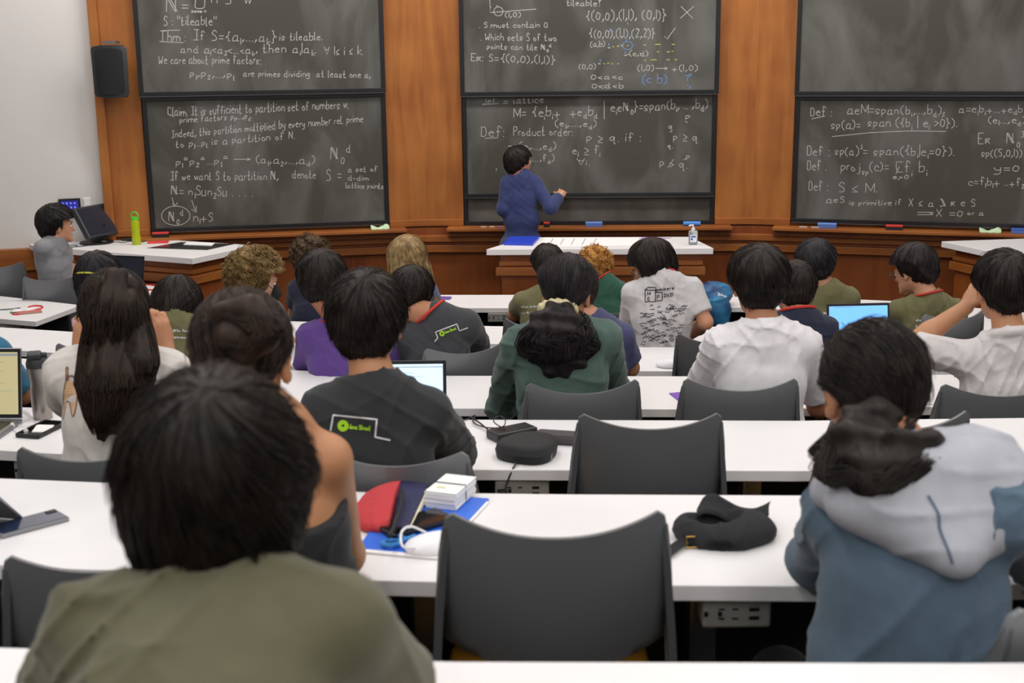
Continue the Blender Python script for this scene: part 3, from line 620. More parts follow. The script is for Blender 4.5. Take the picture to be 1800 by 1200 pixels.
chair_px(88, 330, 960, 2.12, 'B', 'grey chair mostly hidden by the nearest olive shirt', .25)
chair_px(1790, 2130, 1030, 1.72, 'B', 'grey chair cut off by the lower right corner of the photo', .45)
# ================================================================== PEOPLE: smooth blended solids
def nrm(v): v = np.asarray(v, dtype=float); return v / (np.linalg.norm(v) + 1e-12)
class Solid:
    """a distance field on a grid: blended capsules and ellipsoids, then one closed surface"""
    def __init__(s, lo, hi, vs):
        s.vs = vs; s.lo = np.floor(np.asarray(lo, dtype=float) / vs) * vs; s.n = np.ceil((np.asarray(hi) - s.lo) / vs).astype(int) + 1
        s.d = np.full(s.n, 1.0, dtype=np.float32)
    def _box(s, lo, hi):
        a = np.clip(np.floor((lo - s.lo) / s.vs).astype(int), 0, s.n - 1); b = np.clip(np.ceil((hi - s.lo) / s.vs).astype(int) + 1, 1, s.n)
        if np.any(b <= a): return None
        ax = [(s.lo[i] + np.arange(a[i], b[i]) * s.vs).astype(np.float32) for i in range(3)]
        return tuple(slice(a[i], b[i]) for i in range(3)), ax[0][:, None, None], ax[1][None, :, None], ax[2][None, None, :]
    def _join(s, sl, d, k):
        o = s.d[sl]
        if k > 0: h = np.maximum(k - np.abs(o - d), 0); s.d[sl] = np.minimum(o, d) - h * h / (4 * k)
        else: s.d[sl] = np.minimum(o, d)
    def cap(s, a, b, ra, rb=None, k=.02, squash=None, clip=None):
        rb = ra if rb is None else rb; a = np.asarray(a, float); b = np.asarray(b, float); m = max(ra, rb) + k + 3 * s.vs
        q = s._box(np.minimum(a, b) - m, np.maximum(a, b) + m)
        if q is None: return s
        sl, x, y, z = q; x = x - a[0]; y = y - a[1]; z = z - a[2]; v = b - a
        if squash is not None:                      # (axis, factor): flatter along that axis
            ax, f = squash; ax = nrm(ax); pr = (x * ax[0] + y * ax[1] + z * ax[2]) * (1 / f - 1)
            x = x + pr * ax[0]; y = y + pr * ax[1]; z = z + pr * ax[2]; v = v + ax * (v @ ax) * (1 / f - 1)
        t = np.clip((x * v[0] + y * v[1] + z * v[2]) / (v @ v + 1e-9), 0, 1)
        d = np.sqrt((x - t * v[0]) ** 2 + (y - t * v[1]) ** 2 + (z - t * v[2]) ** 2) - (ra + (rb - ra) * t)
        if squash is not None: d = d * (0.5 + 0.5 * f)
        if clip is not None:
            c0, cn = clip; d = np.maximum(d, (x * 0 + (x + a[0] - c0[0]) * cn[0] + (y + a[1] - c0[1]) * cn[1] + (z + a[2] - c0[2]) * cn[2]) if squash is None else d)
        s._join(sl, d.astype(np.float32), k); return s
    def _ell(s, c, r, R, pad):
        c = np.asarray(c, float); r = np.asarray(r, float); m = r.max() + pad + 3 * s.vs; q = s._box(c - m, c + m)
        if q is None: return None
        sl, x, y, z = q; x = x - c[0]; y = y - c[1]; z = z - c[2]
        R = np.eye(3) if R is None else R
        L = [(x * R[0, i] + y * R[1, i] + z * R[2, i]) for i in range(3)]
        k0 = np.sqrt(sum((L[i] / r[i]) ** 2 for i in range(3))); k1 = np.sqrt(sum((L[i] / r[i] ** 2) ** 2 for i in range(3))) + 1e-9
        return sl, (k0 * (k0 - 1) / k1).astype(np.float32)
    def ell(s, c, r, R=None, k=.02):
        q = s._ell(c, r, R, k)
        if q: s._join(q[0], q[1], k)
        return s
    def cut_ell(s, c, r, R=None, k=.01):
        q = s._ell(c, r, R, k)
        if q:
            sl, d = q; o = s.d[sl]; d = -d; h = np.maximum(k - np.abs(o - d), 0); s.d[sl] = np.maximum(o, d) + h * h / (4 * k)
        return s
    def grid(s):
        ax = [(s.lo[i] + np.arange(s.n[i]) * s.vs).astype(np.float32) for i in range(3)]; return ax[0][:, None, None], ax[1][None, :, None], ax[2][None, None, :]
    def cut(s, d): s.d = np.maximum(s.d, d.astype(np.float32)); return s      # keep where d < 0
    def plane(s, p, n):                              # removes the side the normal points to
        x, y, z = s.grid(); n = nrm(n); return s.cut((x - p[0]) * n[0] + (y - p[1]) * n[1] + (z - p[2]) * n[2])
    def wrinkle(s, amp, fn):
        m = np.abs(s.d) < .03; I = np.argwhere(m); P = s.lo + I * s.vs; s.d[m] += (amp * fn(P)).astype(np.float32); return s
    def mesh(s):
        d = s.d.copy()
        for i in range(3):
            sl = [slice(None)] * 3; sl[i] = 0; d[tuple(sl)] = 1; sl[i] = -1; d[tuple(sl)] = 1
        d[d == 0] = 1e-6; S = d < 0; c = np.zeros(np.array(d.shape) - 1, dtype=np.int8)
        for i in (0, 1):
            for j in (0, 1):
                for k in (0, 1): c += S[i:S.shape[0] - 1 + i, j:S.shape[1] - 1 + j, k:S.shape[2] - 1 + k]
        act = (c > 0) & (c < 8); I = np.argwhere(act); idx = np.full(act.shape, -1, dtype=np.int64); idx[act] = np.arange(len(I))
        acc = np.zeros((len(I), 3)); cnt = np.zeros(len(I)); off = [(i, j, k) for i in (0, 1) for j in (0, 1) for k in (0, 1)]
        vals = {o: d[I[:, 0] + o[0], I[:, 1] + o[1], I[:, 2] + o[2]] for o in off}
        for o in off:
            for a in range(3):
                if o[a] == 0:
                    p = list(o); p[a] = 1; p = tuple(p); va, vb = vals[o], vals[p]; m = (va < 0) != (vb < 0); t = np.where(m, va / np.where(m, va - vb, 1), 0)
                    q = np.tile(np.array(o, float), (len(I), 1)); q[:, a] += t; acc[m] += q[m]; cnt[m] += 1
        V = s.lo + (I + acc / np.maximum(cnt, 1)[:, None]) * s.vs; F = []
        for a in range(3):
            b, c2 = (a + 1) % 3, (a + 2) % 3; s0 = [slice(None)] * 3; s1 = [slice(None)] * 3; s0[a] = slice(0, -1); s1[a] = slice(1, None)
            A, B = S[tuple(s0)], S[tuple(s1)]; E = np.argwhere(A != B); E = E[(E[:, b] > 0) & (E[:, c2] > 0) & (E[:, b] < d.shape[b] - 1) & (E[:, c2] < d.shape[c2] - 1)]
            if not len(E): continue
            def at(db, dc): q = E.copy(); q[:, b] += db; q[:, c2] += dc; return idx[q[:, 0], q[:, 1], q[:, 2]]
            Q = np.stack([at(-1, -1), at(0, -1), at(0, 0), at(-1, 0)], 1); fl = A[E[:, 0], E[:, 1], E[:, 2]]; Q[~fl] = Q[~fl][:, ::-1]; F.append(Q)
        F = np.concatenate(F); F = F[(F >= 0).all(1)]; return V, F
def fold_fn(seed, dirs=None, wl=.09):
    r = np.random.default_rng(seed); W = []
    for i in range(5):
        k = nrm(r.normal(size=3) * (1, .6, 1)) * (2 * PI / (wl * r.uniform(.7, 1.8))); W.append((k, r.uniform(0, 6.28), nrm(r.normal(size=3)) * 2 * PI / .32, r.uniform(0, 6.28)))
    def f(P):
        o = 0
        for k, p, k2, p2 in W: w = np.sin(P @ k2 + p2); o = o - (1 - np.abs(np.sin((P @ k) / 2 + p + 2.2 * w))) ** 3 * np.clip(.25 + .75 * np.sin(P @ k2 * .7 + 2 * p2), 0, 1)
        return o * .8
    return f
def head_R(yaw, pitch, roll):
    return np.array(Matrix.Rotation(yaw, 3, 'Z') @ Matrix.Rotation(-pitch, 3, 'X') @ Matrix.Rotation(roll, 3, 'Y'))
SKIN = lambda c: mat('skin_' + c, c, .55, var=.05, vscale=14, bump=.08, bscale=160)
def fabric(c): return mat('fabric_' + c, c, .92, var=.05, vscale=30, bump=.10, bscale=380, sheen=.15)
def hair_mat(c, c2): 
    return mat('hair_' + c + c2, c, .5, spec=.22, col2=c2, vscale=26, detail=4)
def hand(S, wr, dirn, nor, side, sc=1.0, curl=.5, spread=.10, k=.006):
    """wr wrist, dirn towards the knuckles, nor out of the back of the hand, side +1: thumb on dirn x nor"""
    d = nrm(dirn); n = nrm(np.asarray(nor) - d * (np.asarray(nor) @ d)); t = np.cross(d, n) * side
    pc = wr + d * .045 * sc; R = np.stack([t, d, n], 1); S.ell(pc, np.array([.040, .050, .015]) * sc, R, .012)
    S.cap(wr, wr + d * .03 * sc, .024 * sc, .022 * sc, .015, (n, .75))
    for i, (off, L, r) in enumerate(((.030, .074, .0088), (.010, .082, .0092), (-.010, .076, .0088), (-.029, .060, .0078))):
        p = wr + (d * (.086 - abs(off - .008) * .15) + t * off) * sc; a = curl * (.75 + .12 * i); dd = nrm(d + t * off * spread * 30)
        for j, fr in enumerate((.45, .31, .24)):
            dd2 = dd * math.cos(a * (j + .6)) - n * math.sin(a * (j + .6)); q = p + dd2 * L * fr * sc; S.cap(p, q, r * sc * (1 - .1 * j), r * sc * (.93 - .1 * j), k); p = q
    p = wr + (d * .022 + t * .030) * sc; td = nrm(d * .62 + t * .70 - n * .30); q = p + td * .040 * sc; S.cap(p, q, .0115 * sc, .0105 * sc, .010)
    td = nrm(d * .85 + t * .35 - n * (.3 + curl * .5)); S.cap(q, q + td * .032 * sc, .010 * sc, .008 * sc, .005)

def strands_mesh(mb, paths, r0, mi=0):
    """thin tapered three-sided locks"""
    for P in paths:
        n = len(P)
        if n < 3: continue
        T = np.gradient(P, axis=0); T /= np.linalg.norm(T, axis=1)[:, None] + 1e-9; ref = np.array([.3, .2, 1.0]); A = np.cross(T, ref); A /= np.linalg.norm(A, axis=1)[:, None] + 1e-9; B = np.cross(T, A)
        r = r0 * np.clip(np.minimum(np.linspace(.6, 3, n), np.linspace(2.4, .25, n)), .15, 1)
        V = np.empty((n * 3, 3))
        for k in range(3): t = 2 * PI * k / 3; V[k::3] = P + (A * math.cos(t) + B * math.sin(t)) * r[:, None]
        i = np.arange(n - 1)[:, None] * 3; F = []
        for k in range(3): F.append(np.concatenate([i + k, i + (k + 1) % 3, i + 3 + (k + 1) % 3, i + 3 + k], 1))
        mb.V.append(V); FF = np.concatenate(F) + mb.n; mb.F += FF.tolist(); mb.I += [mi] * len(FF); mb.n += len(V)

def person(label, row, y, head, hw, sh, skin='c8936c', hair='1a1614', hair2='2a2320', style='short', yaw=0., pitch=.25, roll=0., ysh=None,
           shirt='white', shirt_c='e8e6e8', sleeve=.55, arms=None, vs=.007, hs=1.0, extra=None, seated=True, hip=None, trous='23242c', chair_top=None,
           bulk=1.0, lanyard=None, glasses=False, mask=False, nstr=420, tail=None, neckline=.0, legs=None, fold=.0045, lift=0., face=False, hips_dx=0., collar=False, tank=False, prints=None, name='person', curl=0., hem=None, bunny=None, collar_c=None):
    zt = TREAD[row] if row else 0.0; zd = DESKZ[row] if row else 0.98
    ysh = y - .07 if ysh is None else ysh
    H = Y(head[0], head[1], y) - np.array([0, 0, .026 * hs]); HR = head_R(yaw, pitch, roll); hwm = hw * mpp(H); s = .98 * hs
    t = min(.045, max(.006, (hwm / s - .158) / 2)); 
    HL = lambda p: H + HR @ (np.asarray(p, float) * s)
    SL, SR = [Y(*q) if len(q) == 3 else Y(*q, ysh) for q in sh]
    mid = (SL + SR) / 2; right = nrm(SR - SL); W = np.linalg.norm(SR - SL) / 2
    if seated: hp = np.array([mid[0] + hips_dx, mid[1] - .04, zt + .55]) if hip is None else np.array(hip, float)
    else: hp = np.array([mid[0] + hips_dx, mid[1], zt + .93]) if hip is None else np.array(hip, float)
    up = nrm(mid - hp); fw = nrm(np.cross(up, right)); C7 = mid + up * .055 - fw * .02 - np.array([0, 0, neckline]); skb = HL((0, -.035, -.07))
    root = empty(name, (hp[0], hp[1], zt), label, 'person')
    arms = arms or {}
    J = []
    for sd, S_ in ((-1, SL), (1, SR)):
        a = arms.get(sd)
        if a is None:
            el = S_ + np.array([sd * .055, .16, 0]); el[2] = max(S_[2] - .25, zd + .055); wr = np.array([S_[0] - sd * .06, max(NEAR.get(row, y) + .16, el[1] + .18), zd + .035]); a = (el, wr, None, None, .35)
        else:
            el = Y(*a[0]) if len(a[0]) == 3 and not isinstance(a[0], np.ndarray) else a[0]; wr = Y(*a[1]) if not isinstance(a[1], np.ndarray) else a[1]
            a = (el, wr, a[2] if len(a) > 2 else None, a[3] if len(a) > 3 else None, a[4] if len(a) > 4 else .35)
        J.append((sd, S_, *a))
    pts = np.array([H + .2, H - .2, SL, SR, hp, C7] + [j[2] for j in J] + [j[3] for j in J]); lo = pts.min(0) - .18; hi = pts.max(0) + .18; hi[2] += .05; lo[2] = max(lo[2], zt)
    # --- body: head, neck, bare torso, arms, hands as one surface
    B = Solid(lo, hi, vs)
    torso_in = -.014
    def torso(S, o, k=.045):
        S.cap(hp - right * .06 + up * .0, hp + right * .06, .115 * bulk + o, None, k, (fw, .78)); S.cap(hp + up * .05, hp + up * .22, .128 * bulk + o, .125 * bulk + o, k, (fw, .72))
        L = np.linalg.norm(mid - hp); S.cap(hp + up * .22 - right * .04, hp + up * (L - .13) - right * (W - .11), .105 * bulk + o, .095 * bulk + o, k, (fw, .85)); S.cap(hp + up * .22 + right * .04, hp + up * (L - .13) + right * (W - .11), .105 * bulk + o, .095 * bulk + o, k, (fw, .85))
        S.ell(mid - up * .13 - fw * .004, (W * .92, .082 * bulk + o, .13), np.stack([right, fw, up], 1), .06)
        for S_ in (SL, SR):
            S.cap(C7 - up * .035, S_ - up * .004, .056 + o, .044 + o, .05); S.cap(C7 + up * .022, S_ * .5 + C7 * .5 + up * .018, .038 + o, .032 + o, .05)
            S.cap(S_ - up * .05 - nrm(S_ - mid) * .07 - fw * .012, S_ - up * .13 - nrm(S_ - mid) * .06 - fw * .015, .046 + o, .042 + o, .06)
    torso(B, torso_in)
    B.cap(C7 + up * .0, skb, .058 * s, .052 * s, .035)
    for c, r in (((0, -.018, .018), (.076, .097, .090)), ((0, .028, -.030), (.064, .066, .080)), ((0, .030, -.075), (.050, .056, .045))): B.ell(HL(c), np.array(r) * s, HR, .02)
    B.cap(HL((-.045, .0, -.062)), HL((-.012, .078, -.105)), .020 * s, .020 * s, .02); B.cap(HL((.045, .0, -.062)), HL((.012, .078, -.105)), .020 * s, .020 * s, .02)
    B.cap(HL((-.03, .082, .012)), HL((.03, .082, .012)), .014 * s, None, .015)
    B.cap(HL((0, .090, -.006)), HL((0, .108, -.040)), .007 * s, .012 * s, .010); B.cap(HL((-.018, .088, -.074)), HL((.018, .088, -.074)), .008 * s, None, .008); B.cap(HL((-.015, .086, -.066)), HL((.015, .086, -.066)), .006 * s, None, .004)
    B.cut_ell(HL((-.032, .098, -.008)), np.array((.018, .014, .011)) * s, HR); B.cut_ell(HL((.032, .098, -.008)), np.array((.018, .014, .011)) * s, HR)
    for sd in (-1, 1):
        B.ell(HL((sd * .080, -.004, -.022)), np.array((.009, .020, .032)) * s, HR @ np.array(Matrix.Rotation(sd * -.35, 3, 'Z')), .006); B.cut_ell(HL((sd * .090, .004, -.020)), np.array((.006, .010, .018)) * s, HR, .004)
    for (sd, S_, el, wr, hd, hn, cu) in J:
        B.cap(S_, el, .044 * bulk, .038, .03); B.cap(el, el * .6 + wr * .4, .040, .038, .02); B.cap(el * .6 + wr * .4, wr, .038, .027, .02)
        dv = nrm(wr - el) if hd is None else nrm(hd); nv = np.array([0, 0, 1.0]) if hn is None else np.asarray(hn, float); hand(B, wr, dv, nv, -sd if hn is None else -sd, .98 * hs, cu)
    bo = mesh_obj('body', *B.mesh(), SKIN(skin), root, True, None, True)
    # --- shirt
    Sh = Solid(lo, hi, vs); o = .006; torso(Sh, o)
    fn = fold_fn(abs(int(head[0])) + 3)
    for (sd, S_, el, wr, hd, hn, cu) in J:
        if tank: continue
        dv = el - S_; L = np.linalg.norm(dv); dv /= L
        if sleeve <= 1: Sh.cap(S_ - dv * .0, S_ + dv * (sleeve * L + .09), .050 * bulk + o, .058 * bulk + o, .035, None, (S_ + dv * sleeve * L, dv))
        else:
            w2 = nrm(wr - el); Lw = np.linalg.norm(wr - el); fr = sleeve - 1; Sh.cap(S_, el, .050 * bulk + o, .046 + o, .035); Sh.cap(el, el + w2 * (fr * Lw + .05), .050 + o, .038 + o, .02, None, (el + w2 * fr * Lw, w2))
    Sh.wrinkle(fold * 1.5, fn)
    
    if tank: Sh.plane(Y(head[0], tank[0], ysh), (tank[1], -.25, 1))
    else:
        Sh.cut_ell(C7 + (skb - C7) * .62 + up * .012, (.070, .070, .055), None, .006); Sh.plane(C7 + up * .075, up)
        if collar:
            ring = []; axn = nrm(skb - C7)
            a1 = nrm(np.cross(axn, fw)); a2 = np.cross(axn, a1); cc = C7 + axn * .030
            for q in np.linspace(0, 2 * PI, 19): ring.append(cc + (a1 * math.cos(q) + a2 * math.sin(q)) * .077)
            for i in range(18): Sh.cap(ring[i], ring[i + 1] , .016, None, .012, None)
    Sh.plane(hp - up * (.12 if hem is None else hem), -up)
    so = mesh_obj('camisole' if tank else 'shirt', *Sh.mesh(), fabric(shirt_c), root, True, None, True)
    # --- trousers and shoes
    Tm = Solid(*((hp - [.32, .35, hp[2] - zt + .02], hp + [1.0 if legs else .32, .75, .2]) if seated else (hp - [.25, .3, hp[2] - zt + .02], hp + [.25, .35, .2])), .013)
    Tm.cap(hp - right * .05, hp + right * .05, .125, None, .05, (fw, .85))
    for sd in (-1, 1):
        hj = hp + right * sd * .085 - [0, 0, .02]
        if legs: kn, an = legs[sd]
        elif seated: kn = hj + [sd * .03, .42, -.02 + lift]; an = np.array([kn[0], kn[1] - .02, zt + .08])
        else: kn = np.array([hj[0] + sd * .01, hj[1] + .02, zt + .50]); an = np.array([hj[0] + sd * .02, hj[1] - .01, zt + .09])
        Tm.cap(hj, kn, .088, .064, .04); Tm.cap(kn, an, .062, .052, .03)
        q = MB(); f = Solid(an - [.08, .12, .10], an + [.08, .24, .08], .010); f.cap(an - [0, .03, .035], an + [0, .15, -.045], .042, .036, .02); f.plane((0, 0, zt + .002), (0, 0, -1)); mesh_obj('shoe', *f.mesh(), mat('shoe_dark', '26262a', .7), root, True, None, True)
    mesh_obj('trousers', *Tm.mesh(), fabric(trous), root, True, None, True)
    # --- hair: a cap with combed locks
    hl = np.array([.24, .24, .26]); Hs = Solid(H - hl, H + hl, min(.006, vs)); curly = style == 'curly' or curl > 0
    if tail is None or True:
        Hs.ell(HL((0, -.018, .024)), np.array((.079 + t, .099 + t * .8, .090 + t * .9)) * s, HR, .02); 
        Hs.ell(HL((0, -.050, -.040)), np.array((.064 + t * .9, .050 + t * .7, .062)) * s, HR, .03)
    if style in ('bob', 'long', 'curtain'):
        Hs.cap(HL((-.03, -.02, .0)), HL((-.024, -.035, -.118)), (.056 + t) * s, (.036 + t * .8) * s, .03); Hs.cap(HL((.03, -.02, .0)), HL((.024, -.035, -.118)), (.056 + t) * s, (.036 + t * .8) * s, .03)
    if style == 'curly': Hs.wrinkle(.012, lambda P: np.sin(P @ np.array([150, 60, 40.])) * np.sin(P @ np.array([-30, 140, 70.])) + np.sin(P @ np.array([60, -40, 150.])) * .6)
    else:
        cw = HL((.006, -.060, .10))
        def comb(P):
            q = (P - H) @ HR; az = np.arctan2(q[:, 0], q[:, 1] + .03); return np.sin(az * 23 + 2.2 * np.sin(q[:, 2] * 40)) * .6 + np.sin(az * 51 + 3 * np.sin(q[:, 2] * 25 + 1))
        Hs.wrinkle(.0016, comb)
    x_, y_, z_ = Hs.grid(); X = x_ - H[0]; Yy = y_ - H[1]; Zz = z_ - H[2]
    lx, ly, lz = [(X * HR[0, i] + Yy * HR[1, i] + Zz * HR[2, i]) / s for i in range(3)]
    y0 = {'bob': .045, 'long': .045, 'curtain': .05}.get(style, .022)
    # the open face, then the nape line; short cuts bare the ears
    Hs.cut(-np.maximum(np.maximum(y0 + np.abs(lx) * 0 - ly, lz - .048), -1) * s) if False else Hs.cut(np.minimum(ly - y0, .048 - lz) * s * 1.0)
    zc = {'short': -.098, 'fluffy': -.112, 'curly': -.112, 'bob': -.2, 'long': -.22, 'curtain': -.16, 'tied': -.078}[style]
    Hs.cut((zc + (11 * lx * lx if style in ('short', 'fluffy', 'tied', 'curly') else 4 * lx * lx) - lz) * s)
    if style in ('short', 'fluffy', 'tied', 'curly'):
        Hs.cut(np.minimum(-(lz + .030), (ly + .035) + (lz + .03) * .5) * s * .8)
        Hs.cut((np.abs(lx) - (.074 + t * .35 + np.maximum(0, lz + .052) * 1.0) + np.maximum(0, -(lz + .06)) * .5) * s * .75)
        Hs.cut((-ly - (.104 + t * .6 + np.maximum(0, lz + .040) * .9) + np.maximum(0, -(lz + .05)) * .35) * s * .8)
        if style != 'curly':
            for sd in (-1, 1): Hs.cut_ell(HL((sd * (.092 + t * .6), .006, -.028)), np.array((.020 + t * .6, .024, .032)) * s, HR, .006)
    hv, hf = Hs.mesh(); bvh = BVHTree.FromPolygons([tuple(v) for v in hv], [tuple(f) for f in hf.tolist()]); hm = MB(); hm.add(hv, hf.tolist())
    r = np.random.default_rng(abs(int(head[0])) * 7 + 1); paths = []
    cdir = nrm(np.array([.06, -.50, .85])) if style != 'tied' else nrm(np.array([0, .55, .83]))
    e1 = nrm(np.cross(cdir, [1, 0, 0])); e2 = np.cross(cdir, e1); c0 = HL((0, -.02, .01)); rr = max(.0011, .55 * mpp(H))
    sw = r.uniform(-.5, .5) + .4
    for _ in range(nstr):
        ph = r.uniform(0, 2 * PI); th0 = math.acos(1 - r.uniform(0, 1) ** .9 * 1.75); ln = r.uniform(.35, .75) * (1.2 if style in ('bob', 'long') else 1); P = []; lift_ = r.uniform(.0, .004) + (.007 if r.random() < .14 else 0) + (.01 if style == 'curly' else 0)
        pha = r.uniform(0, 6.28); NQ = 15 if style == 'curly' else 7; NS = NQ - 1
        for q in range(NQ):
            th = th0 + ln * q / NS; p2 = ph + sw * (q / NS) * .35 + r.normal() * (.0 if style == 'curly' else .010)
            if style == 'curly': th += .085 * math.sin(pha + q * .85); p2 += .085 * math.cos(pha + q * .85) / max(.3, math.sin(th))
            dr = HR @ (cdir * math.cos(th) + (e1 * math.cos(p2) + e2 * math.sin(p2)) * math.sin(th))
            hit = bvh.ray_cast(Vector(c0 + dr * .34), Vector(-dr), .33)
            if hit[0] is None: break
            P.append(np.array(hit[0]) + dr * (lift_ * (q / NS) + .0005 + (.006 * (1 + math.sin(pha + q * .85)) if style == 'curly' else 0)))
        if len(P) >= 4 and max(np.linalg.norm(P[i + 1] - P[i]) for i in range(len(P) - 1)) < .06: paths.append(np.array(P))
    strands_mesh(hm, paths, rr * (1.15 if style == 'curly' else 1))
    # tails, buns and long falls: (points, radii, count, wave)
    for (pp, rad, cnt, wave) in (tail or []):
        C = np.array([HL(p) if len(p) == 3 and abs(p[2]) < 1 and p[0] < 5 else Y(*p) for p in pp]); R_ = np.array(rad, float)
        Ts = Solid(C.min(0) - R_.max() - .03, C.max(0) + R_.max() + .03, .006)
        for i in range(len(C) - 1): Ts.cap(C[i], C[i + 1], R_[i] * .84, R_[i + 1] * .84, .015, (np.array([0, 1, 0]), .62))
        if wave: Ts.wrinkle(.010 * wave, lambda P: np.sin(P @ np.array([55, 20, 70.])) * np.sin(P @ np.array([-40, 30, 45.]) + 1))
        else: Ts.wrinkle(.003, lambda P: np.sin(P[:, 0] * 160 + 3 * np.sin(P[:, 2] * 12)) + np.sin(P[:, 0] * 330 + 4 * np.sin(P[:, 2] * 9 + 1)) * .5)
        hm.add(*[q if i == 0 else q.tolist() for i, q in enumerate(Ts.mesh())]); CC = catmull(C, 6); RR = np.interp(np.linspace(0, len(C) - 1, len(CC)), range(len(C)), R_); pth = []
        for _ in range(cnt):
            az = r.uniform(0, 2 * PI); rd = r.uniform(.93, 1.10); st = r.uniform(0, .55) ** 1.3; en = r.uniform(.82, 1.0); i0, i1 = int(st * (len(CC) - 1)), int(en * (len(CC) - 1)) + 1
            if i1 - i0 < 4: continue
            ii = np.arange(i0, min(i1, len(CC))); a2 = az + r.normal() * .15 + (ii - i0) * r.normal() * .03; w = wave * .014 * np.sin(ii * .75 + az * 3)
            pth.append(CC[ii] + np.stack([np.cos(a2) * RR[ii] * rd + w, np.sin(a2) * RR[ii] * rd * .70, np.zeros(len(ii)) + w], 1))
        strands_mesh(hm, pth, rr * (1.3 if wave else 1.1))
    ho = hm.build('hair', hair_mat(hair, hair2), root, True)
    # --- details
    if face:
        for sd in (-1, 1):
            q = MB(); q.lathe(HL((sd * .032, .0835, -.008)), [(.0, -.009), (.006, -.007), (.0095, 0), (.006, .007), (0, .009)], 12); q.build('eye', mat('eye_white', 'e8e4e0', .3), root, True)
            q = MB(); q.lathe(HL((sd * .032, .0925, -.008)), [(.0, -.0035), (.0035, 0), (0, .0035)], 10); q.build('iris', mat('iris_dark', '1c1410', .2), root, True)
            q = MB(); q.tube([HL((sd * .018, .096, .016)), HL((sd * .032, .096, .020)), HL((sd * .048, .086, .016))], .0028, 6); q.build('eyebrow', hair_mat(hair, hair2), root)
        q = MB(); q.tube([HL((-.02, .093, -.070)), HL((0, .0965, -.070)), HL((.02, .093, -.070))], .0035, 6); q.build('lips', mat('lips', 'a8604f', .5), root)
    if glasses:
        q = MB()
        for sd in (-1, 1):
            q.tube([HL((sd * .034 + .025 * math.cos(a), .112 - .006 * math.cos(a) * sd, -.010 + .020 * math.sin(a))) for a in np.linspace(0, 2 * PI, 17)], .0022, 6); q.tube([HL((sd * .059, .108, -.004)), HL((sd * .078, .06, -.004)), HL((sd * .083, .0, -.004))], .002, 6)
        q.tube([HL((-.009, .114, -.008)), HL((.009, .114, -.008))], .002, 6); go = q.build('glasses', mat('glasses_frame', glasses, .3, metal=.3), root)
    if mask:
        q = Solid(H - .2, H + .2, .005); q.ell(HL((0, .085, -.062)), np.array((.060, .048, .055)) * s, HR, .01); q.cap(HL((0, .10, -.03)), HL((0, .132, -.06)), .012, .014, .02)
        q.cut_ell(HL((0, .03, -.05)), np.array((.07, .065, .09)) * s, HR); mm = mesh_obj('face_mask', *q.mesh(), mat('mask_' + mask, mask, .9), root, True, None, True)
        q = MB(); 
        for sd in (-1, 1): q.tube([HL((sd * .058, .075, -.035)), HL((sd * .082, .01, .0)), HL((sd * .082, -.012, -.04)), HL((sd * .056, .07, -.09))], .0018, 5)
        q.build('ear_loop', mat('mask_' + mask, mask, .9), root)
    sbv = BVHTree.FromPolygons([v.co + (so.matrix_basis.translation + root.location) for v in so.data.vertices], [tuple(p.vertices) for p in so.data.polygons])
    def on_shirt(px, py, off=.002):
        d = Vector(nrm(ray(px, py))); h_ = sbv.ray_cast(Vector(CAMP), d, 30)
        return None if h_[0] is None else (np.array(h_[0]) - np.array(d) * off, np.array(h_[1]) * (1 if h_[1].dot(d) < 0 else -1))
    if lanyard:
        q = MB(); axn = nrm(nrm(skb - C7) + up * .8); a1 = nrm(np.cross(axn, fw)); a2 = nrm(np.cross(axn, a1)); cc = C7 + axn * .026 + (skb - C7) * .12
        ring = [cc + (a1 * math.cos(v) + a2 * math.sin(v)) * (.070 + .008 * abs(math.cos(v))) for v in np.linspace(0, 2 * PI, 25)]
        q.tube(ring, .0065, 6); q.build('lanyard', mat('lanyard_red', lanyard, .6), root)
    if prints: prints(on_shirt, root, so)
    if seated and chair_top:
        chair(hp[0], hp[1] - .14, row, chair_top[1], 0, chair_top[0])
    if extra: extra(dict(H=H, HR=HR, HL=HL, root=root, C7=C7, up=up, fw=fw, right=right, SL=SL, SR=SR, hp=hp, on=on_shirt, s=s))
    return root
def print_strokes(mb, on, strokes, w, mi=0, off=.002):
    for st in strokes:
        # refine so that the ink follows the cloth
        P = [st[0]]
        for a, b in zip(st[:-1], st[1:]):
            n = max(1, int(np.hypot(*(np.array(b) - np.array(a))) / 3)); P += [np.array(a) + (np.array(b) - np.array(a)) * (k + 1) / n for k in range(n)]
        Q = [on(p[0], p[1], off) for p in P]; Q = [q for q in Q if q]
        if len(Q) >= 2 and len(Q) == len(P): ribbon(mb, [q[0] for q in Q], [q[1] for q in Q], w, mi)
def disc_patch(mb, on, poly, mi=0, off=.002, n=8):
    """filled shape printed on the cloth: poly around a centre in picture units"""
    c = np.mean(poly, axis=0); rings = []
    for k in range(n + 1):
        R_ = [on(*(c + (np.array(p) - c) * k / n), off) for p in poly]
        if any(q is None for q in R_): return
        rings.append([q[0] for q in R_])
    m = len(poly); V = np.array(rings).reshape(-1, 3); mb.add(V, [[i * m + j, i * m + (j + 1) % m, (i + 1) * m + (j + 1) % m, (i + 1) * m + j] for i in range(n) for j in range(m)], mi)
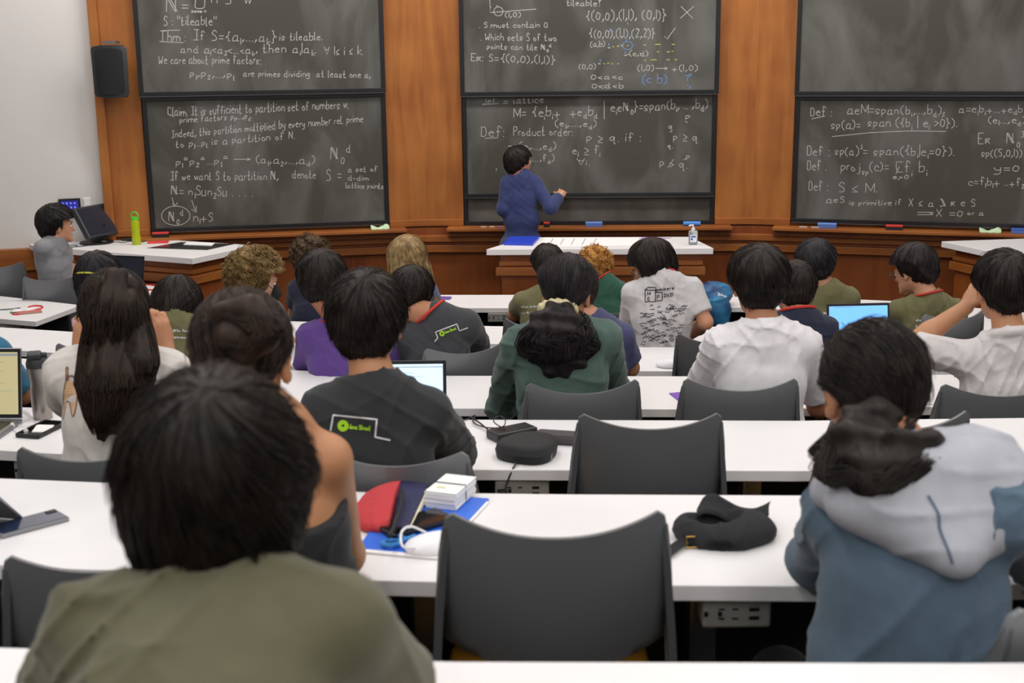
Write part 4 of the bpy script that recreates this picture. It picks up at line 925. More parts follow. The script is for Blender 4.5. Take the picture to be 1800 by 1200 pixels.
# ------------------------------------------------------------------ who sits where (picture point + distance for every joint)
OL = '6e6b48'
def logo(x, y, w, rot, flip=1):
    """stepped white line, lime ring and lettering on the back of a dark shirt; x, y = ring centre, w = width of the print"""
    def f(on, root, so):
        mb = MB(); u = w / 100.0; c, s = math.cos(rot), math.sin(rot); T = lambda a, b: np.array([x + (a * c - b * s) * u, y + (a * s + b * c) * u])
        line = [[T(-21, 10), T(-19, -17), T(58, -17), T(58, 14), T(84, 17)]] if flip == 1 else [[T(-31, 16), T(-18, 8), T(-18, -12), T(56, -12), T(56, 12), T(84, 12)]]
        print_strokes(mb, on, line, .0045, 0)
        ring = [[T(6.2 * math.cos(a), 6.2 * math.sin(a)) for a in np.linspace(0, 6.283, 22)]]; print_strokes(mb, on, ring, .0125 * w / 100 * 1.0 * (.9 if w > 80 else 1.1), 1)
        st = layout('Jane Street', 0, 0, 7.2, 0, .9, 0, random.Random(1), 37); 
        st = [np.array([T(11 + p[0], 3.5 + p[1]) for p in q]) for q in st]; print_strokes(mb, on, st, .0026, 1)
        mb.build('shirt_print', [PRINTW, PRINTG], so)
    return f
def olive_text(x, y, h, slope, t1='What is lim R(z) of square', t2='for R, it shows from (1,1,...)'):
    def f(on, root, so):
        mb = MB()
        for i, t in enumerate((t1, t2)): print_strokes(mb, on, layout(t, x, y + i * h * 3.0, h, slope, .85, 0.02), .0028)
        mb.build('shirt_print', [PRINTW], so)
    return f

# lecturer, standing at the centre board
def print_band(c):
    q = MB(); a, b = Y(968, 364, 10.10), Y(983, 346, 10.20); u = nrm(b - a); e1_ = nrm(np.cross(u, [0, 0, 1])); e2_ = np.cross(u, e1_); m_ = a + (b - a) * .72
    q.tube([m_ + (e1_ * math.cos(t) + e2_ * math.sin(t)) * .043 for t in np.linspace(0, 2 * PI, 17)], .006, 6); q.build('cuff_stripe', PRINTW, c['root'])
def lect(c):
    print_band(c)
    q = MB(); w = Y(984, 342, 10.2); q.tube([w, w + [.03, .03, .02]], .005, 8); q.build('chalk', CHALK, c['root'])
person('instructor with short black hair in a navy long sleeve top writing on the centre board', None, 10.2, (913, 279), 46, ((892, 321), (940, 321)), style='fluffy', hair='17120f', hair2='2a2320', yaw=-.95, pitch=.05, roll=.05,
       ysh=10.18, shirt_c='2f3966', sleeve=1.95, skin='c98f70', seated=False, vs=.008, trous='3a4464', nstr=420, face=True, glasses='5a5550', fold=.003, hem=.10, bulk=.93,
       arms={-1: ((885, 368, 10.16), (897, 372, 10.38), None, None, .4), 1: ((968, 364, 10.10), (983, 346, 10.20), (.35, .8, .45), (0, -1, .6), .9)}, extra=lect, hs=.97)
# front row
def boy(c): pass
person('person in profile in a grey t-shirt at the far left, facing the boards', 'G', 9.05, (101, 388), 62, ((74, 436, 8.88), (112, 440, 9.16)), style='fluffy', hair='17120f', hair2='2a2629', yaw=-1.12, pitch=.05, ysh=9.0,
       shirt_c='85868b', sleeve=.5, skin='cf9878', face=True, vs=.009, fold=.003, bulk=.92, nstr=500, arms={1: ((120, 470, 9.35), (150, 478, 9.55), None, None, .4)}, hs=1.02)
person('person with dark messy hair and a navy shirt beside the left table', 'G', 8.15, (545, 450), 72, ((522, 507), (578, 510)), chair_top=(.76, 'lowered grey chair of the person with messy hair and navy shirt'), style='curly', hair='3c2d20', hair2='5a452f', shirt_c='1c2137', skin='d3a386', vs=.010, nstr=300, hs=1.03)
person('person with long straight dark blonde hair in the front row', 'G', 8.15, (717, 446), 66, ((695, 510), (752, 510)), chair_top=(.76, 'lowered grey chair of the person with long blonde hair'), style='long', hair='7a6240', hair2='a48c62', shirt_c='6b7aa0', skin='d9ab90', yaw=-.25, vs=.010, nstr=500, hs=1.0, mask='e8e8ec',
       tail=[([(705, 452, 8.07), (712, 500, 8.0), (722, 545, 7.98)], (.085, .10, .085), 180, 0), ([(742, 455, 8.1), (754, 500, 8.08), (768, 540, 8.05)], (.04, .035, .015), 60, .4)])
person('person in an olive t-shirt left of the ginger curls, printed lines on the back', 'G', 8.05, (962, 459), 62, ((918, 528), (1006, 526)), chair_top=(.76, 'lowered grey chair of the olive shirt left of the ginger curls'), style='short', hair='17120f', hair2='2a2320', shirt_c=OL, sleeve=.55, skin='b98263', vs=.010, prints=olive_text(916, 541, 3.6, -.05), nstr=300, pitch=.1)
person('person with curly ginger hair in a dark green shirt', 'G', 8.2, (1046, 463), 56, ((1040, 512), (1086, 510)), style='curly', hair='9a6a32', hair2='c8944f', shirt_c='2c5a48', sleeve=1.9, skin='dba98c', vs=.010, nstr=420, lanyard='c8342c', yaw=-.2, bulk=1.0)
person('person in an olive t-shirt with a black crew cut behind the bright laptop', 'F', 6.95, (1433, 457), 75, ((1412, 526), (1492, 524)), chair_top=(.80, 'lowered grey chair of the olive shirt behind the bright laptop'), style='short', hair='1c1a1e', hair2='2a272c', shirt_c=OL, skin='b47f60', vs=.009, prints=olive_text(1426, 552, 3.6, -.02), nstr=420, pitch=.25)
person('person in glasses and an olive t-shirt with a red lanyard, head bowed', 'F', 6.85, (1604, 466), 84, ((1580, 545), (1682, 545)), style='short', hair='1f1b1b', hair2='2c2626', yaw=.70, pitch=.30, shirt_c=OL, skin='c68f70', vs=.009, glasses='6a6a88', face=True, lanyard='b8323a', prints=olive_text(1610, 565, 3.6, -.12, 'What is lim R(z) of squa', 'for'), nstr=420, hs=1.0)
# signed grey shirt
def mop(on, root, so):
    mb = MB()
    sq = lambda pts: [np.array(pts, float)]
    print_strokes(mb, on, [np.array(p, float) for p in (((1134, 510), (1152, 510), (1152, 530), (1134, 530), (1134, 508)), ((1135, 530), (1135, 531), (1136, 531)), ((1152, 514), (1164, 514), (1164, 528), (1152, 529)), ((1134, 510), (1139, 505), (1153, 505), (1152, 510)))], .0045)
    for t, a, b, h_ in (('M', 1138, 519, 6), ('O', 1138, 528, 5.5), ('P', 1155, 526, 7), ('embers', 1153, 512, 6), ('2021', 1167, 522, 5.5)): print_strokes(mb, on, layout(t, a, b, h_, -.12, .9, 0), .0036)
    rr = random.Random(3)
    for i in range(115):
        a = rr.uniform(1124, 1200); b = 537 + (i / 115) * 68 + rr.uniform(-2, 2); L = rr.uniform(4, 10)
        print_strokes(mb, on, [np.array([(a + L * k / 6, b + rr.uniform(-1.6, 1.6) - L * k / 6 * .15) for k in range(7)])], .0032)
    mb.build('shirt_print', [PRINTK], so)
person('person in glasses wearing a light grey shirt covered in signatures, looking left', 'F', 6.75, (1144, 458), 88, ((1112, 514), (1216, 506)), style='bob', hair='17120f', hair2='2a2320', yaw=1.25, pitch=.42, roll=-.1, shirt_c='c9c7c8', chair_top=(.80, 'lowered grey chair of the person in the signed grey shirt'), skin='c38c6e', vs=.008, sleeve=.72, glasses='202024', face=True, lanyard='b8323a', prints=mop, nstr=600,
       arms={1: ((1240, 566, 6.62), (1212, 590, 6.95), None, None, .4), -1: ((1106, 590, 6.85), (1118, 600, 7.1), None, None, .4)}, hs=.98, fold=.006)
def curlm(c): pass
person('person with curly dark blonde hair and a black face mask, turned right', 'F', 6.75, (450, 480), 92, ((420, 545), (480, 548)), chair_top=(.80, 'lowered grey chair of the person with the black face mask'), style='curly', hair='6a5330', hair2='9a7f52', yaw=-1.05, pitch=.25, shirt_c='5a5f66', skin='dcaa90', vs=.009, mask='1c1c20', face=True, nstr=800, hs=1.12)
# row E
person('person in a purple t-shirt with a red lanyard and short black hair', 'E', 5.5, (567, 484), 90, ((545, 590), (668, 590)), chair_top=(.84, 'lowered grey chair of the person in the purple shirt'), style='fluffy', hair='17120f', hair2='2a2320', shirt_c='5b3e86', skin='b77a58', vs=.008, lanyard='c23a30', pitch=.3, yaw=-.1, nstr=600, hs=1.02)
person('person leaning right in a dark t-shirt with a lime logo, red lanyard', 'E', 5.55, (722, 507), 76, ((725, 590), (820, 568)), style='short', hair='17120f', hair2='2a2320', roll=.25, pitch=.5, yaw=-.35, shirt_c='3c3e42', skin='b9805f', vs=.008, sleeve=.65, lanyard='cc3a2c', nstr=600, hs=1.02,
       prints=logo(777, 586, 54, -.36, 2), hem=.16, hips_dx=0, hip=None, arms={1: ((846, 632, 5.75), (830, 640, 6.1), None, None, .3)}, bulk=1.08)
person('person in an indigo t-shirt almost hidden behind the green sweater', 'E', 5.6, (1012, 502), 78, ((1000, 590), (1092, 590)), chair_top=(.84, 'lowered grey chair of the person in the indigo shirt'), style='fluffy', hair='2a1f19', hair2='40312a', shirt_c='46486e', sleeve=.75, skin='b98263', vs=.009, pitch=.3, arms={1: ((1108, 646, 5.6), (1085, 648, 5.95), None, None, .3)}, nstr=400)
person('person in a navy t-shirt with black hair facing the bright laptop', 'E', 5.6, (1396, 495), 74, ((1352, 578), (1450, 578)), chair_top=(.84, 'lowered grey chair of the person in the navy shirt by the bright laptop'), style='short', hair='17120f', hair2='2a2320', shirt_c='20253c', skin='b47d5e', vs=.008, pitch=.15, nstr=500, lanyard='a83434', roll=.05)
def band(col):
    def f(c):
        q = MB(); P = [c['HL']((.098 * math.cos(a), -.018 + .118 * math.sin(a), .005 - .02 * math.sin(a))) for a in np.linspace(0, 2 * PI, 33)]
        q.tube(P, .005, 6); q.build('headband', mat('band_yellow', col, .7), c['root'])
    return f
person('person in a pink tank top with a yellow headband and long dark hair', 'E', 5.95, (175, 480), 76, ((146, 566), (214, 566)), style='bob', hair='17151a', hair2='2a2528', shirt_c='dba9b5', tank=(556, 0.0), skin='bd8460', vs=.009, yaw=-.2, pitch=.2, extra=band('c2b93c'), nstr=420,
       tail=[([(158, 520, 5.9), (152, 560, 5.85), (148, 600, 5.84)], (.05, .045, .03), 60, 0)], hs=1.0)
person('person with black hair leaning low over the desk in an olive t-shirt at left', 'E', 5.95, (312, 528), 82, ((278, 572), (338, 578)), chair_top=(.84, 'lowered grey chair of the person leaning low in olive'), style='bob', hair='17120f', hair2='2a2320', shirt_c=OL, skin='c18a69', vs=.009, yaw=-.5, pitch=.8, prints=olive_text(290, 581, 4, .05, 's of girls, Nau, Vol', 'd independently'), nstr=500, mask='e6e6ea', hs=1.05)
# row D
def scrunch(c):
    q = Solid(np.array(Y(978, 545, 4.36)) - .1, np.array(Y(978, 545, 4.36)) + .1, .004); m = Y(980, 547, 4.335)
    P = [m + np.array([.058 * math.cos(a), -.012 * math.sin(a), .030 * math.sin(a) * 1.0]) for a in np.linspace(.15, PI - .15, 15)]
    for i in range(14): q.cap(P[i], P[i + 1], .016 + .003 * math.sin(i * 2.4), None, .006)
    q.wrinkle(.0025, lambda p: np.sin(p @ np.array([260, 60, 90.]))); mesh_obj('scrunchie', *q.mesh(), mat('scrunchie_beige', 'd9cfa6', .9, bump=.2, bscale=300), c['root'], True, None, True)
person('person in a green long sleeve top with a frizzy ponytail in a beige scrunchie', 'D', 4.45, (996, 502), 108, ((912, 606), (1062, 592)), style='tied', hair='1a1619', hair2='322a2c', shirt_c='4e655d', sleeve=1.95, skin='b97f5c', vs=.007, pitch=.35, yaw=-.15, roll=.04, extra=scrunch, nstr=900,
       tail=[([(985, 552, 4.34), (978, 585, 4.30), (984, 618, 4.30), (990, 640, 4.32)], (.060, .125, .120, .05), 420, 1.0)], arms={-1: ((880, 716, 4.62), (940, 690, 4.95), None, None, .3), 1: ((1082, 690, 4.6), (1060, 700, 4.95), None, None, .3)}, fold=.007, bulk=1.06)
person('person in a plain white t-shirt with thick black hair', 'D', 4.45, (1333, 484), 110, ((1266, 608), (1412, 606)), style='fluffy', hair='17120f', hair2='2a2320', shirt_c='e4e1e4', skin='b27a59', vs=.007, pitch=.18, nstr=1100, sleeve=.8, arms={1: ((1438, 712, 4.55), (1440, 722, 4.9), None, None, .3)}, fold=.007, bulk=1.02)
person('person in a light polo shirt at right, hand raised to the head', 'D', 4.5, (1762, 492), 108, ((1700, 628), (1842, 625)), style='short', hair='17120f', hair2='2a2320', shirt_c='cfcaca', skin='c08a66', vs=.006, pitch=.1, nstr=1200, sleeve=.80, collar=True, fold=.008,
       arms={-1: ((1592, 612, 4.62), (1698, 540, 4.62), (.45, .2, .85), (-.8, -.3, .5), .35), 1: ((1905, 745, 4.62), (1880, 700, 4.98), None, None, .3)}, bulk=1.05)
person('person with a teal sleeve cut off by the left edge of the photo', 'D', 4.95, (-62, 520), 90, ((-105, 618), (-8, 618)), chair_top=(.84, 'grey chair outside the left edge, under the teal shirt'), style='short', shirt_c='2c6a8a', skin='a9714e', vs=.009, nstr=80, sleeve=.8, arms={1: ((40, 694, 5.02), (66, 672, 5.32), None, None, .3)})
# row C
def figure(on, root, so):
    on0 = on; on = lambda a, b, off=.002: on0(a + 4, b, off)
    mb = MB(); body = [(112, 650), (116, 650), (116, 668), (120, 663), (127, 663), (131, 668), (135, 643), (139, 644), (133, 680), (131, 705), (126, 729), (122, 728), (121, 712), (117, 706), (112, 710), (109, 734), (106, 733), (106, 700), (108, 680)]
    # filled in horizontal strips so that the hollows stay open
    segs = [((112, 116), (650, 668)), ((134, 139), (643, 668))]
    def strip(a0, b0, a1, b1, mi=0): 
        Q = [on(*p, .0016) for p in (a0, b0, b1, a1)]
        if all(Q): mb.add([q[0] for q in Q], [[0, 1, 2, 3]], mi)
    rows = [(645, 135, 139), (655, 134, 138), (668, 131.5, 136.5)]
    def band(rows):
        for (y0, a0, b0), (y1, a1, b1) in zip(rows[:-1], rows[1:]):
            n = max(1, int((y1 - y0) / 4)); 
            for k in range(n):
                f0, f1 = k / n, (k + 1) / n; L = lambda p, q, f: p + (q - p) * f
                strip((L(a0, a1, f0), L(y0, y1, f0)), (L(b0, b1, f0), L(y0, y1, f0)), (L(a0, a1, f1), L(y0, y1, f1)), (L(b0, b1, f1), L(y0, y1, f1)))
    band([(643, 135, 139), (670, 130.5, 136)]); band([(647, 112, 115), (670, 110.5, 117)]); band([(670, 110.5, 136), (685, 108, 133.5), (706, 107, 131)]); band([(706, 107, 113), (733, 106.5, 108.5)]); band([(706, 119.5, 131), (729, 122, 126)])
    print_strokes(mb, on, [catmull(np.array(p, float), 4) for p in (((112, 672), (112, 660), (112, 647), (115, 647), (115, 668)), ((130, 670), (134, 655), (135, 643), (139, 644), (137, 660), (133, 682), (131, 705), (126, 729), (122, 729), (119, 711), (115, 705), (111, 711), (108, 733), (106, 733), (107, 705), (109, 682), (112, 668)), ((116, 672), (114, 666), (118, 661), (124, 661), (127, 667), (125, 673), (121, 674)), ((133, 691), (142, 691)), ((133, 697), (142, 697)))], .0035, 1)
    mb.build('shirt_print', [mat('print_tan', 'dcb48a', .9), mat('print_brown', '7a5240', .9)], so)
person('person in a cream t-shirt with a long dark ponytail, hands raised to the ears', 'C', 3.42, (204, 533), 118, ((122, 656), (294, 656)), style='tied', hair='1d1511', hair2='2e2119', shirt_c='d9d3cd', skin='c48c6a', vs=.0055, pitch=.12, nstr=1400, sleeve=.75, prints=figure, bulk=1.2, hs=.98,
       arms={-1: ((130, 706, 3.74), (140, 626, 3.48), (.10, -.1, .95), (-.75, -.6, 0), .9), 1: ((308, 700, 3.74), (290, 616, 3.54), (-.10, -.1, .95), (.75, -.6, 0), .9)},
       tail=[([(206, 496, 3.30), (206, 545, 3.27), (205, 610, 3.26), (202, 670, 3.20), (192, 730, 3.18), (176, 768, 3.18)], (.045, .075, .090, .096, .060, .016), 700, .0), ([(226, 500, 3.30), (236, 560, 3.27), (248, 640, 3.20), (240, 700, 3.18)], (.03, .038, .045, .02), 220, .15)],
       extra=lambda c: MB().tube([Y(206, 490, 3.31) + np.array([.035 * math.cos(a), .02 * math.sin(a) - .0, .010 * math.sin(a)]) for a in np.linspace(0, 2 * PI, 15)], .006, 6).build('hair_tie', DARK, c['root']))
person('person in a dark t-shirt with a lime logo, sitting before the open laptop', 'C', 3.18, (645, 545), 142, ((572, 718), (752, 722)), style='fluffy', hair='17120f', hair2='2a2320', shirt_c='2c2e31', skin='b58059', vs=.006, pitch=.12, nstr=1500, sleeve=.93, fold=.006, bulk=1.05,
       prints=logo(603, 748, 100, .10, 1), arms={1: ((800, 800, 3.42), (770, 770, 3.75), None, None, .3), -1: ((545, 800, 3.42), (600, 760, 3.8), None, None, .3)}, hem=.16)
# row B
def bun(c):
    pass
person('person with a loose dark bun and bare shoulders in a black camisole', 'B', 2.22, (426, 600), 176, ((400, 800), (575, 806)), chair_top=(.84, 'grey chair of the person in the black camisole'), style='tied', hair='1e1614', hair2='3a2a22', shirt_c='1a1b20', skin='b8825c', vs=.0055, pitch=.25, nstr=900, tank=(874, .06), bulk=1.0,
       tail=[([(395, 560, 2.11), (436, 550, 2.10), (458, 582, 2.09), (434, 608, 2.09), (402, 592, 2.09)], (.034, .036, .036, .034, .03), 320, .3)], arms={1: ((604, 975, 2.34), (560, 960, 2.62), None, None, .3)})
def hood(c):
    g = lambda a, b, y: Y(a, b, y); q = Solid(g(1640, 900, 1.93) - [.26, .16, .22], g(1640, 900, 1.93) + [.26, .22, .22], .006)
    Lp, Rp, Bp, Tp = g(1462, 862, 2.00), g(1772, 880, 1.90), g(1682, 975, 1.84), g(1700, 800, 1.98)
    for a, b, ra, rb in ((Lp, Bp, .026, .030), (Rp, Bp, .036, .030), (Lp, g(1500, 800, 2.1), .03, .03), (Tp, Rp, .036, .036), (g(1650, 790, 2.02), Tp, .034, .036)): q.cap(a, b, ra, rb, .03)
    for a, b, y_, r_ in ((1560, 885, 1.93, (.10, .045, .055)), (1640, 880, 1.91, (.10, .045, .085)), (1710, 870, 1.91, (.075, .05, .085)), (1745, 850, 1.93, (.06, .05, .07)), (1765, 905, 1.90, (.045, .045, .06)), (1690, 820, 1.96, (.07, .05, .05)), (1600, 830, 1.99, (.09, .05, .05)), (1670, 930, 1.88, (.07, .04, .05))): q.ell(g(a, b, y_), r_, None, .04)
    q.wrinkle(.007, fold_fn(5, wl=.11)); ho = mesh_obj('hood', *q.mesh(), fabric('a9abb4'), c['root'], True, None, True)
    bv = BVHTree.FromPolygons([v.co + ho.matrix_basis.translation + c['root'].location for v in ho.data.vertices], [tuple(p.vertices) for p in ho.data.polygons])
    def on(px, py, off=.002):
        d = Vector(nrm(ray(px, py))); h_ = bv.ray_cast(Vector(CAMP), d, 30)
        return None if h_[0] is None else (np.array(h_[0]) - np.array(d) * off, np.array(h_[1]))
    mb = MB(); print_strokes(mb, on, [catmull(np.array([(1632, 872), (1640, 885), (1650, 905), (1652, 930), (1664, 960), (1674, 990)], float), 4)], .004); mb.build('seam', fabric('4d5f72'), ho)
person('person in a blue grey hooded top with a wavy low bun, at right', 'B', 2.20, (1533, 660), 182, ((1478, 900, 2.05), (1765, 890, 1.90)), style='tied', hair='17120f', hair2='2a2320', shirt_c='54687a', sleeve=1.95, skin='b07a58', vs=.006, pitch=.35, yaw=.1, nstr=1500, ysh=1.98, fold=.0065, bulk=1.12, hem=.2,
       tail=[([(1538, 745, 2.06), (1502, 795, 1.97), (1545, 838, 1.92), (1598, 810, 1.92), (1622, 785, 1.94)], (.06, .062, .060, .055, .035), 900, 1.0)], extra=hood,
       arms={-1: ((1440, 985, 2.28), (1520, 960, 2.62), None, None, .3), 1: ((1850, 1010, 2.20), (1800, 960, 2.6), None, None, .3)}, hips_dx=-.02, trous='101118')
# nearest
person('nearest person, seen from behind in an olive t-shirt with dark bobbed hair', 'A', 1.37, (382, 800), 306, ((182, 1112, 1.27), (596, 1098, 1.27)), style='bob', neckline=.035, hair='14100e', hair2='281f1a', shirt_c='5a5842', skin='b78360', vs=.005, pitch=.1, nstr=3200, ysh=1.27, hip=(-.36, .86, TREAD['A'] + .56), chair_top=(.945, 'grey chair under the nearest person in the olive shirt'), sleeve=.9, fold=.006, bulk=.94, hs=1.0,
       arms={-1: ((118, 1215, 1.38), (200, 1230, 1.62), None, None, .3), 1: ((690, 1215, 1.38), (600, 1230, 1.62), None, None, .3)})
# only the crossed legs of this person are in the frame
def stripes(c):
    tr = [o for o in c['root'].children if o.name.startswith('trousers')][0]; off = tr.matrix_basis.translation + c['root'].location
    bv_ = BVHTree.FromPolygons([v.co + off for v in tr.data.vertices], [tuple(p.vertices) for p in tr.data.polygons])
    def on(px, py, o=.003):
        d = Vector(nrm(ray(px, py))); h_ = bv_.ray_cast(Vector(CAMP), d, 30); return None if h_[0] is None else (np.array(h_[0]) - np.array(d) * o, np.array(h_[1]))
    mb = MB()
    for k in range(3): print_strokes(mb, on, [catmull(np.array([(30, 603 + 6 * k), (60, 610 + 6 * k), (88, 617 + 6 * k), (104, 624 + 6 * k)], float), 4)], .010)
    mb.build('side_stripe', [PRINTW], tr)
person('person in navy track pants with white side stripes, legs under the left desk', 'F', 7.35, (-120, 480), 80, ((-150, 545), (-62, 545)), style='short', shirt_c='2a4a8a', trous='1e2450', vs=.011, nstr=40, chair_top=(.80, 'grey chair outside the left edge of the photo, third row from the front'), extra=stripes,
       legs={-1: (Y(72, 604, 7.72), Y(50, 700, 7.75)), 1: (Y(108, 628, 7.58), Y(86, 730, 7.62))})
rt = bpy.data.objects[-1] if False else None
# ================================================================== SMALL THINGS
def top_box(name, c, size, rz, m, label, cat, bevel=.004, group=None):
    mb = MB(); mb.box((0, 0, size[2] / 2), size, None, 0, bevel); e = mb.build(name, m, None, False, False); e.location = tuple(float(v) for v in c); e.rotation_euler = (0, 0, rz); return tag(e, label, cat, group)
def laptop(p, rz, w, d, hgt, tilt, label, scr, body, lines=None, cat='laptop'):
    e = empty('laptop', p, label, cat, None, rz); a = MB(); a.box((0, -d / 2, .008), (w, d, .014), None, 0, .004); a.build('base', body, e, world=False)
    k = MB(); k.box((0, -d * .38, .0155), (w * .88, d * .46, .002)); k.build('keyboard', DARK, e, world=False); k = MB(); k.box((0, -d * .82, .0155), (w * .34, d * .26, .0016)); k.build('touchpad', body, e, world=False)
    M = Matrix.Rotation(tilt, 3, 'X'); sc = MB(); c_ = M @ Vector((0, 0, hgt / 2)); sc.box((c_.x, c_.y + .0, c_.z + .016), (w, .007, hgt), M, 0, .003); lid = sc.build('lid', body, e, world=False)
    f = MB(); c2 = c_ + M @ Vector((0, -.0040, 0)); f.box((c2.x, c2.y, c2.z + .016), (w * .985, .0012, hgt * .975), M); f.build('bezel', DARK, e, world=False)
    f = MB(); c2 = c_ + M @ Vector((0, -.0050, 0)); f.box((c2.x, c2.y, c2.z + .016), (w * .93, .0012, hgt * .88), M); f.build('screen', scr, e, world=False)
    if lines:
        f = MB()
        for (u, v, l, h_) in lines: q = c_ + M @ Vector(((u - .5 + l / 2) * w * .93, -.0060, (.5 - v) * hgt * .88)); f.box((q.x, q.y, q.z + .016), (l * w * .93, .0008, h_ * hgt), M)
        f.build('screen_text', mat('screen_grey', '8a94a0', .6, emit=.35), e, world=False)
    return e
SCRB = mat('screen_light_blue', 'c3dcf2', .4, emit=.95); SCRV = mat('screen_vivid_blue', '6fb1f5', .4, emit=.95); SCRT = mat('screen_tan', 'b8ae84', .4, emit=.55); SCRD = mat('screen_dark', '202530', .3, emit=.1)
SILV = mat('silver_metal', '8e9096', .35, metal=.7); DKG = mat('dark_grey_body', '2a2c30', .45)
# C desk laptop in front of the dark logo shirt
p = Z(733, 712, K['C']); p = Y(735, 700, 3.86); p[2] = K['C']
pl = Y(684, 640, 3.98); pr_ = Y(783, 636, 3.98); w_ = .31; h0 = K['C']
laptop((pr_[0] - w_ / 2, 3.98 - .0, h0), 0, w_, .21, .205, -.22, 'open laptop with a pale document screen beside the dark logo shirt', SCRB, DKG, [(.30, .16, .36, .006), (.30, .22, .5, .004), (.30, .26, .2, .004), (0, .05, 1, .012)])
# E desk laptop, bright blue
q0, q1 = Y(1457, 528, 6.35), Y(1570, 520, 6.35); laptop(((q0[0] + q1[0]) / 2, 6.35, K['E']), .05, .325, .22, .22, -.20, 'open laptop with a bright blue screen between two olive shirts', SCRV, DKG, [(.1, .03, .3, .01)])
# G left laptop
q0 = Y(222, 445, 9.15); laptop((q0[0] - .02, 9.12, ZGL), -.28, .30, .22, .24, -.20, 'open laptop with a dark screen beside the blue water bottle at left', SCRD, DKG)
# D? laptop at the left edge with a tan page
q0 = Y(36, 625, 4.13); laptop((q0[0] - .165, 4.10, K['C']), -.04, .33, .23, .235, -.20, 'open laptop with a tan page at the left edge of the photo', SCRT, SILV, [(.05, .16, .8, .006), (.05, .22, .7, .004), (.05, .3, .8, .004), (.05, .36, .6, .004), (.05, .5, .8, .004), (.05, .62, .9, .004), (.05, .8, .6, .004), (.0, .04, 1, .03)])
# tablet on a kickstand, B desk far left
q0 = Y(25, 765, 2.78); e = empty('tablet_computer', (q0[0] - .135, 2.62, K['B']), 'tablet on its kickstand with a blue screen at the left edge', 'tablet', None, -.25)
M_ = Matrix.Rotation(-.30, 3, 'X'); hh = .20; c_ = M_ @ Vector((0, 0, hh / 2)); 
a = MB(); a.box((c_.x, c_.y, c_.z + .004), (.29, .009, hh), M_, 0, .004); a.build('shell', SILV, e, world=False)
a = MB(); c2 = c_ + M_ @ Vector((0, -.005, 0)); a.box((c2.x, c2.y, c2.z + .004), (.282, .001, hh * .97), M_); a.build('bezel', DARK, e, world=False)
a = MB(); c2 = c_ + M_ @ Vector((0, -.006, -.012)); a.box((c2.x, c2.y, c2.z + .004), (.26, .001, hh * .72), M_); a.build('screen', mat('tablet_screen', '4f9ad0', .4, emit=.8), e, world=False)
a = MB(); 
for k in range(6): c2 = c_ + M_ @ Vector((.12 - .03 * (k % 3), -.006, hh * .36 + .018 * (k // 3))); a.box((c2.x, c2.y, c2.z + .004), (.012, .001, .006), M_)
a.build('icon', mat('icon_green', '8fc0a8', .5, emit=.5), e, world=False)
a = MB(); a.add([(-.14, .03, .10), (.14, .03, .10), (.14, .125, .003), (-.14, .125, .003), (-.14, .036, .102), (.14, .036, .102), (.14, .131, .003), (-.14, .131, .003)], [[0, 1, 2, 3], [7, 6, 5, 4], [0, 4, 5, 1], [3, 2, 6, 7], [1, 5, 6, 2], [0, 3, 7, 4]]); a.build('kickstand', SILV, e, world=False)
# phone, B left
def phone(p, rz, m, frame, label, w=.075, l=.155, camera_=True, group=None):
    e = empty('mobile_phone', p, label, 'phone', group, rz); a = MB(); a.box((0, 0, .0055), (w, l, .011), None, 0, .005); smooth_by_angle(a.build('case', frame, e, world=False))
    a = MB(); a.box((0, 0, .0112), (w * .92, l * .95, .001)); a.build('glass', m, e, world=False)
    if camera_: a = MB(); a.box((-w * .28, l * .38, .0125), (w * .2, l * .15, .003), None, 0, .002); a.build('lens', DARK, e, world=False)
    return e
phone(Z(52, 924, K['B']), -.82, mat('navy_glass', '2a3450', .08, spec=.9), mat('clear_case', '8b8c90', .3), 'navy phone in a clear case on the nearest left desk')
e = empty('phone_case', Z(73, 758, K['C']), 'empty black phone case with papers inside beside the steel tumbler', 'phone case', None, -.25); a = MB()
w, l = .08, .155
for q in ((0, -l / 2, w, .006), (0, l / 2, w, .006), (-w / 2, 0, .006, l), (w / 2, 0, .006, l)): a.box((q[0], q[1], .008), (q[2], q[3], .014), None, 0, .002)
a.box((0, 0, .002), (w, l, .003)); a.build('shell', DARK, e, world=False); a = MB(); a.box((.0, .01, .006), (.055, .08, .004), (0, .08, .4)); a.build('paper_slip', PAPER, e, world=False)
phone(Z(52, 550, K['F']), -1.15, mat('pink_pattern', 'c46f6a', .5, var=.25, vscale=60), mat('pink_case', 'b08878', .5), 'pink patterned phone beside the red lanyard on the angled desk', camera_=False)
phone(Z(774, 525, K['G']), 1.4, mat('violet_glass', '6c5bb0', .3), mat('violet_case', '7a68c0', .4), 'violet phone on the front desk beside the long blonde hair', camera_=False)
phone(Z(874, 641, K['E']), 1.1, mat('blue_glass', '3c86c8', .3), DARK, 'blue and black phone on the desk left of the green sweater', camera_=False)
# tumbler
q = Z(76, 735, K['C']); e = empty('tumbler', q, 'brushed steel tumbler with a black flip lid beside the cream shirt', 'tumbler')
a = MB(); a.lathe((0, 0, 0), [(.0, 0), (.029, 0), (.031, .004), (.033, .06), (.034, .10), (.031, .13), (.036, .165), (.038, .182), (.0, .182)], 32); smooth_by_angle(a.build('cup', mat('brushed_steel', 'a39c96', .32, metal=.95, bump=.03, bscale=400, stretch=(1, 1, 12)), e, world=False), 50)
a = MB(); a.lathe((0, 0, .18), [(0, 0), (.0385, 0), (.0385, .014), (.034, .028), (.0, .030)], 32); a.box((-.008, -.004, .218), (.046, .050, .026), (.1, 0, .3), 0, .008); a.box((.0, .018, .214), (.05, .02, .018), (0, 0, .3), 0, .006); smooth_by_angle(a.build('lid', mat('lid_dark', '2c3034', .5), e, world=False))
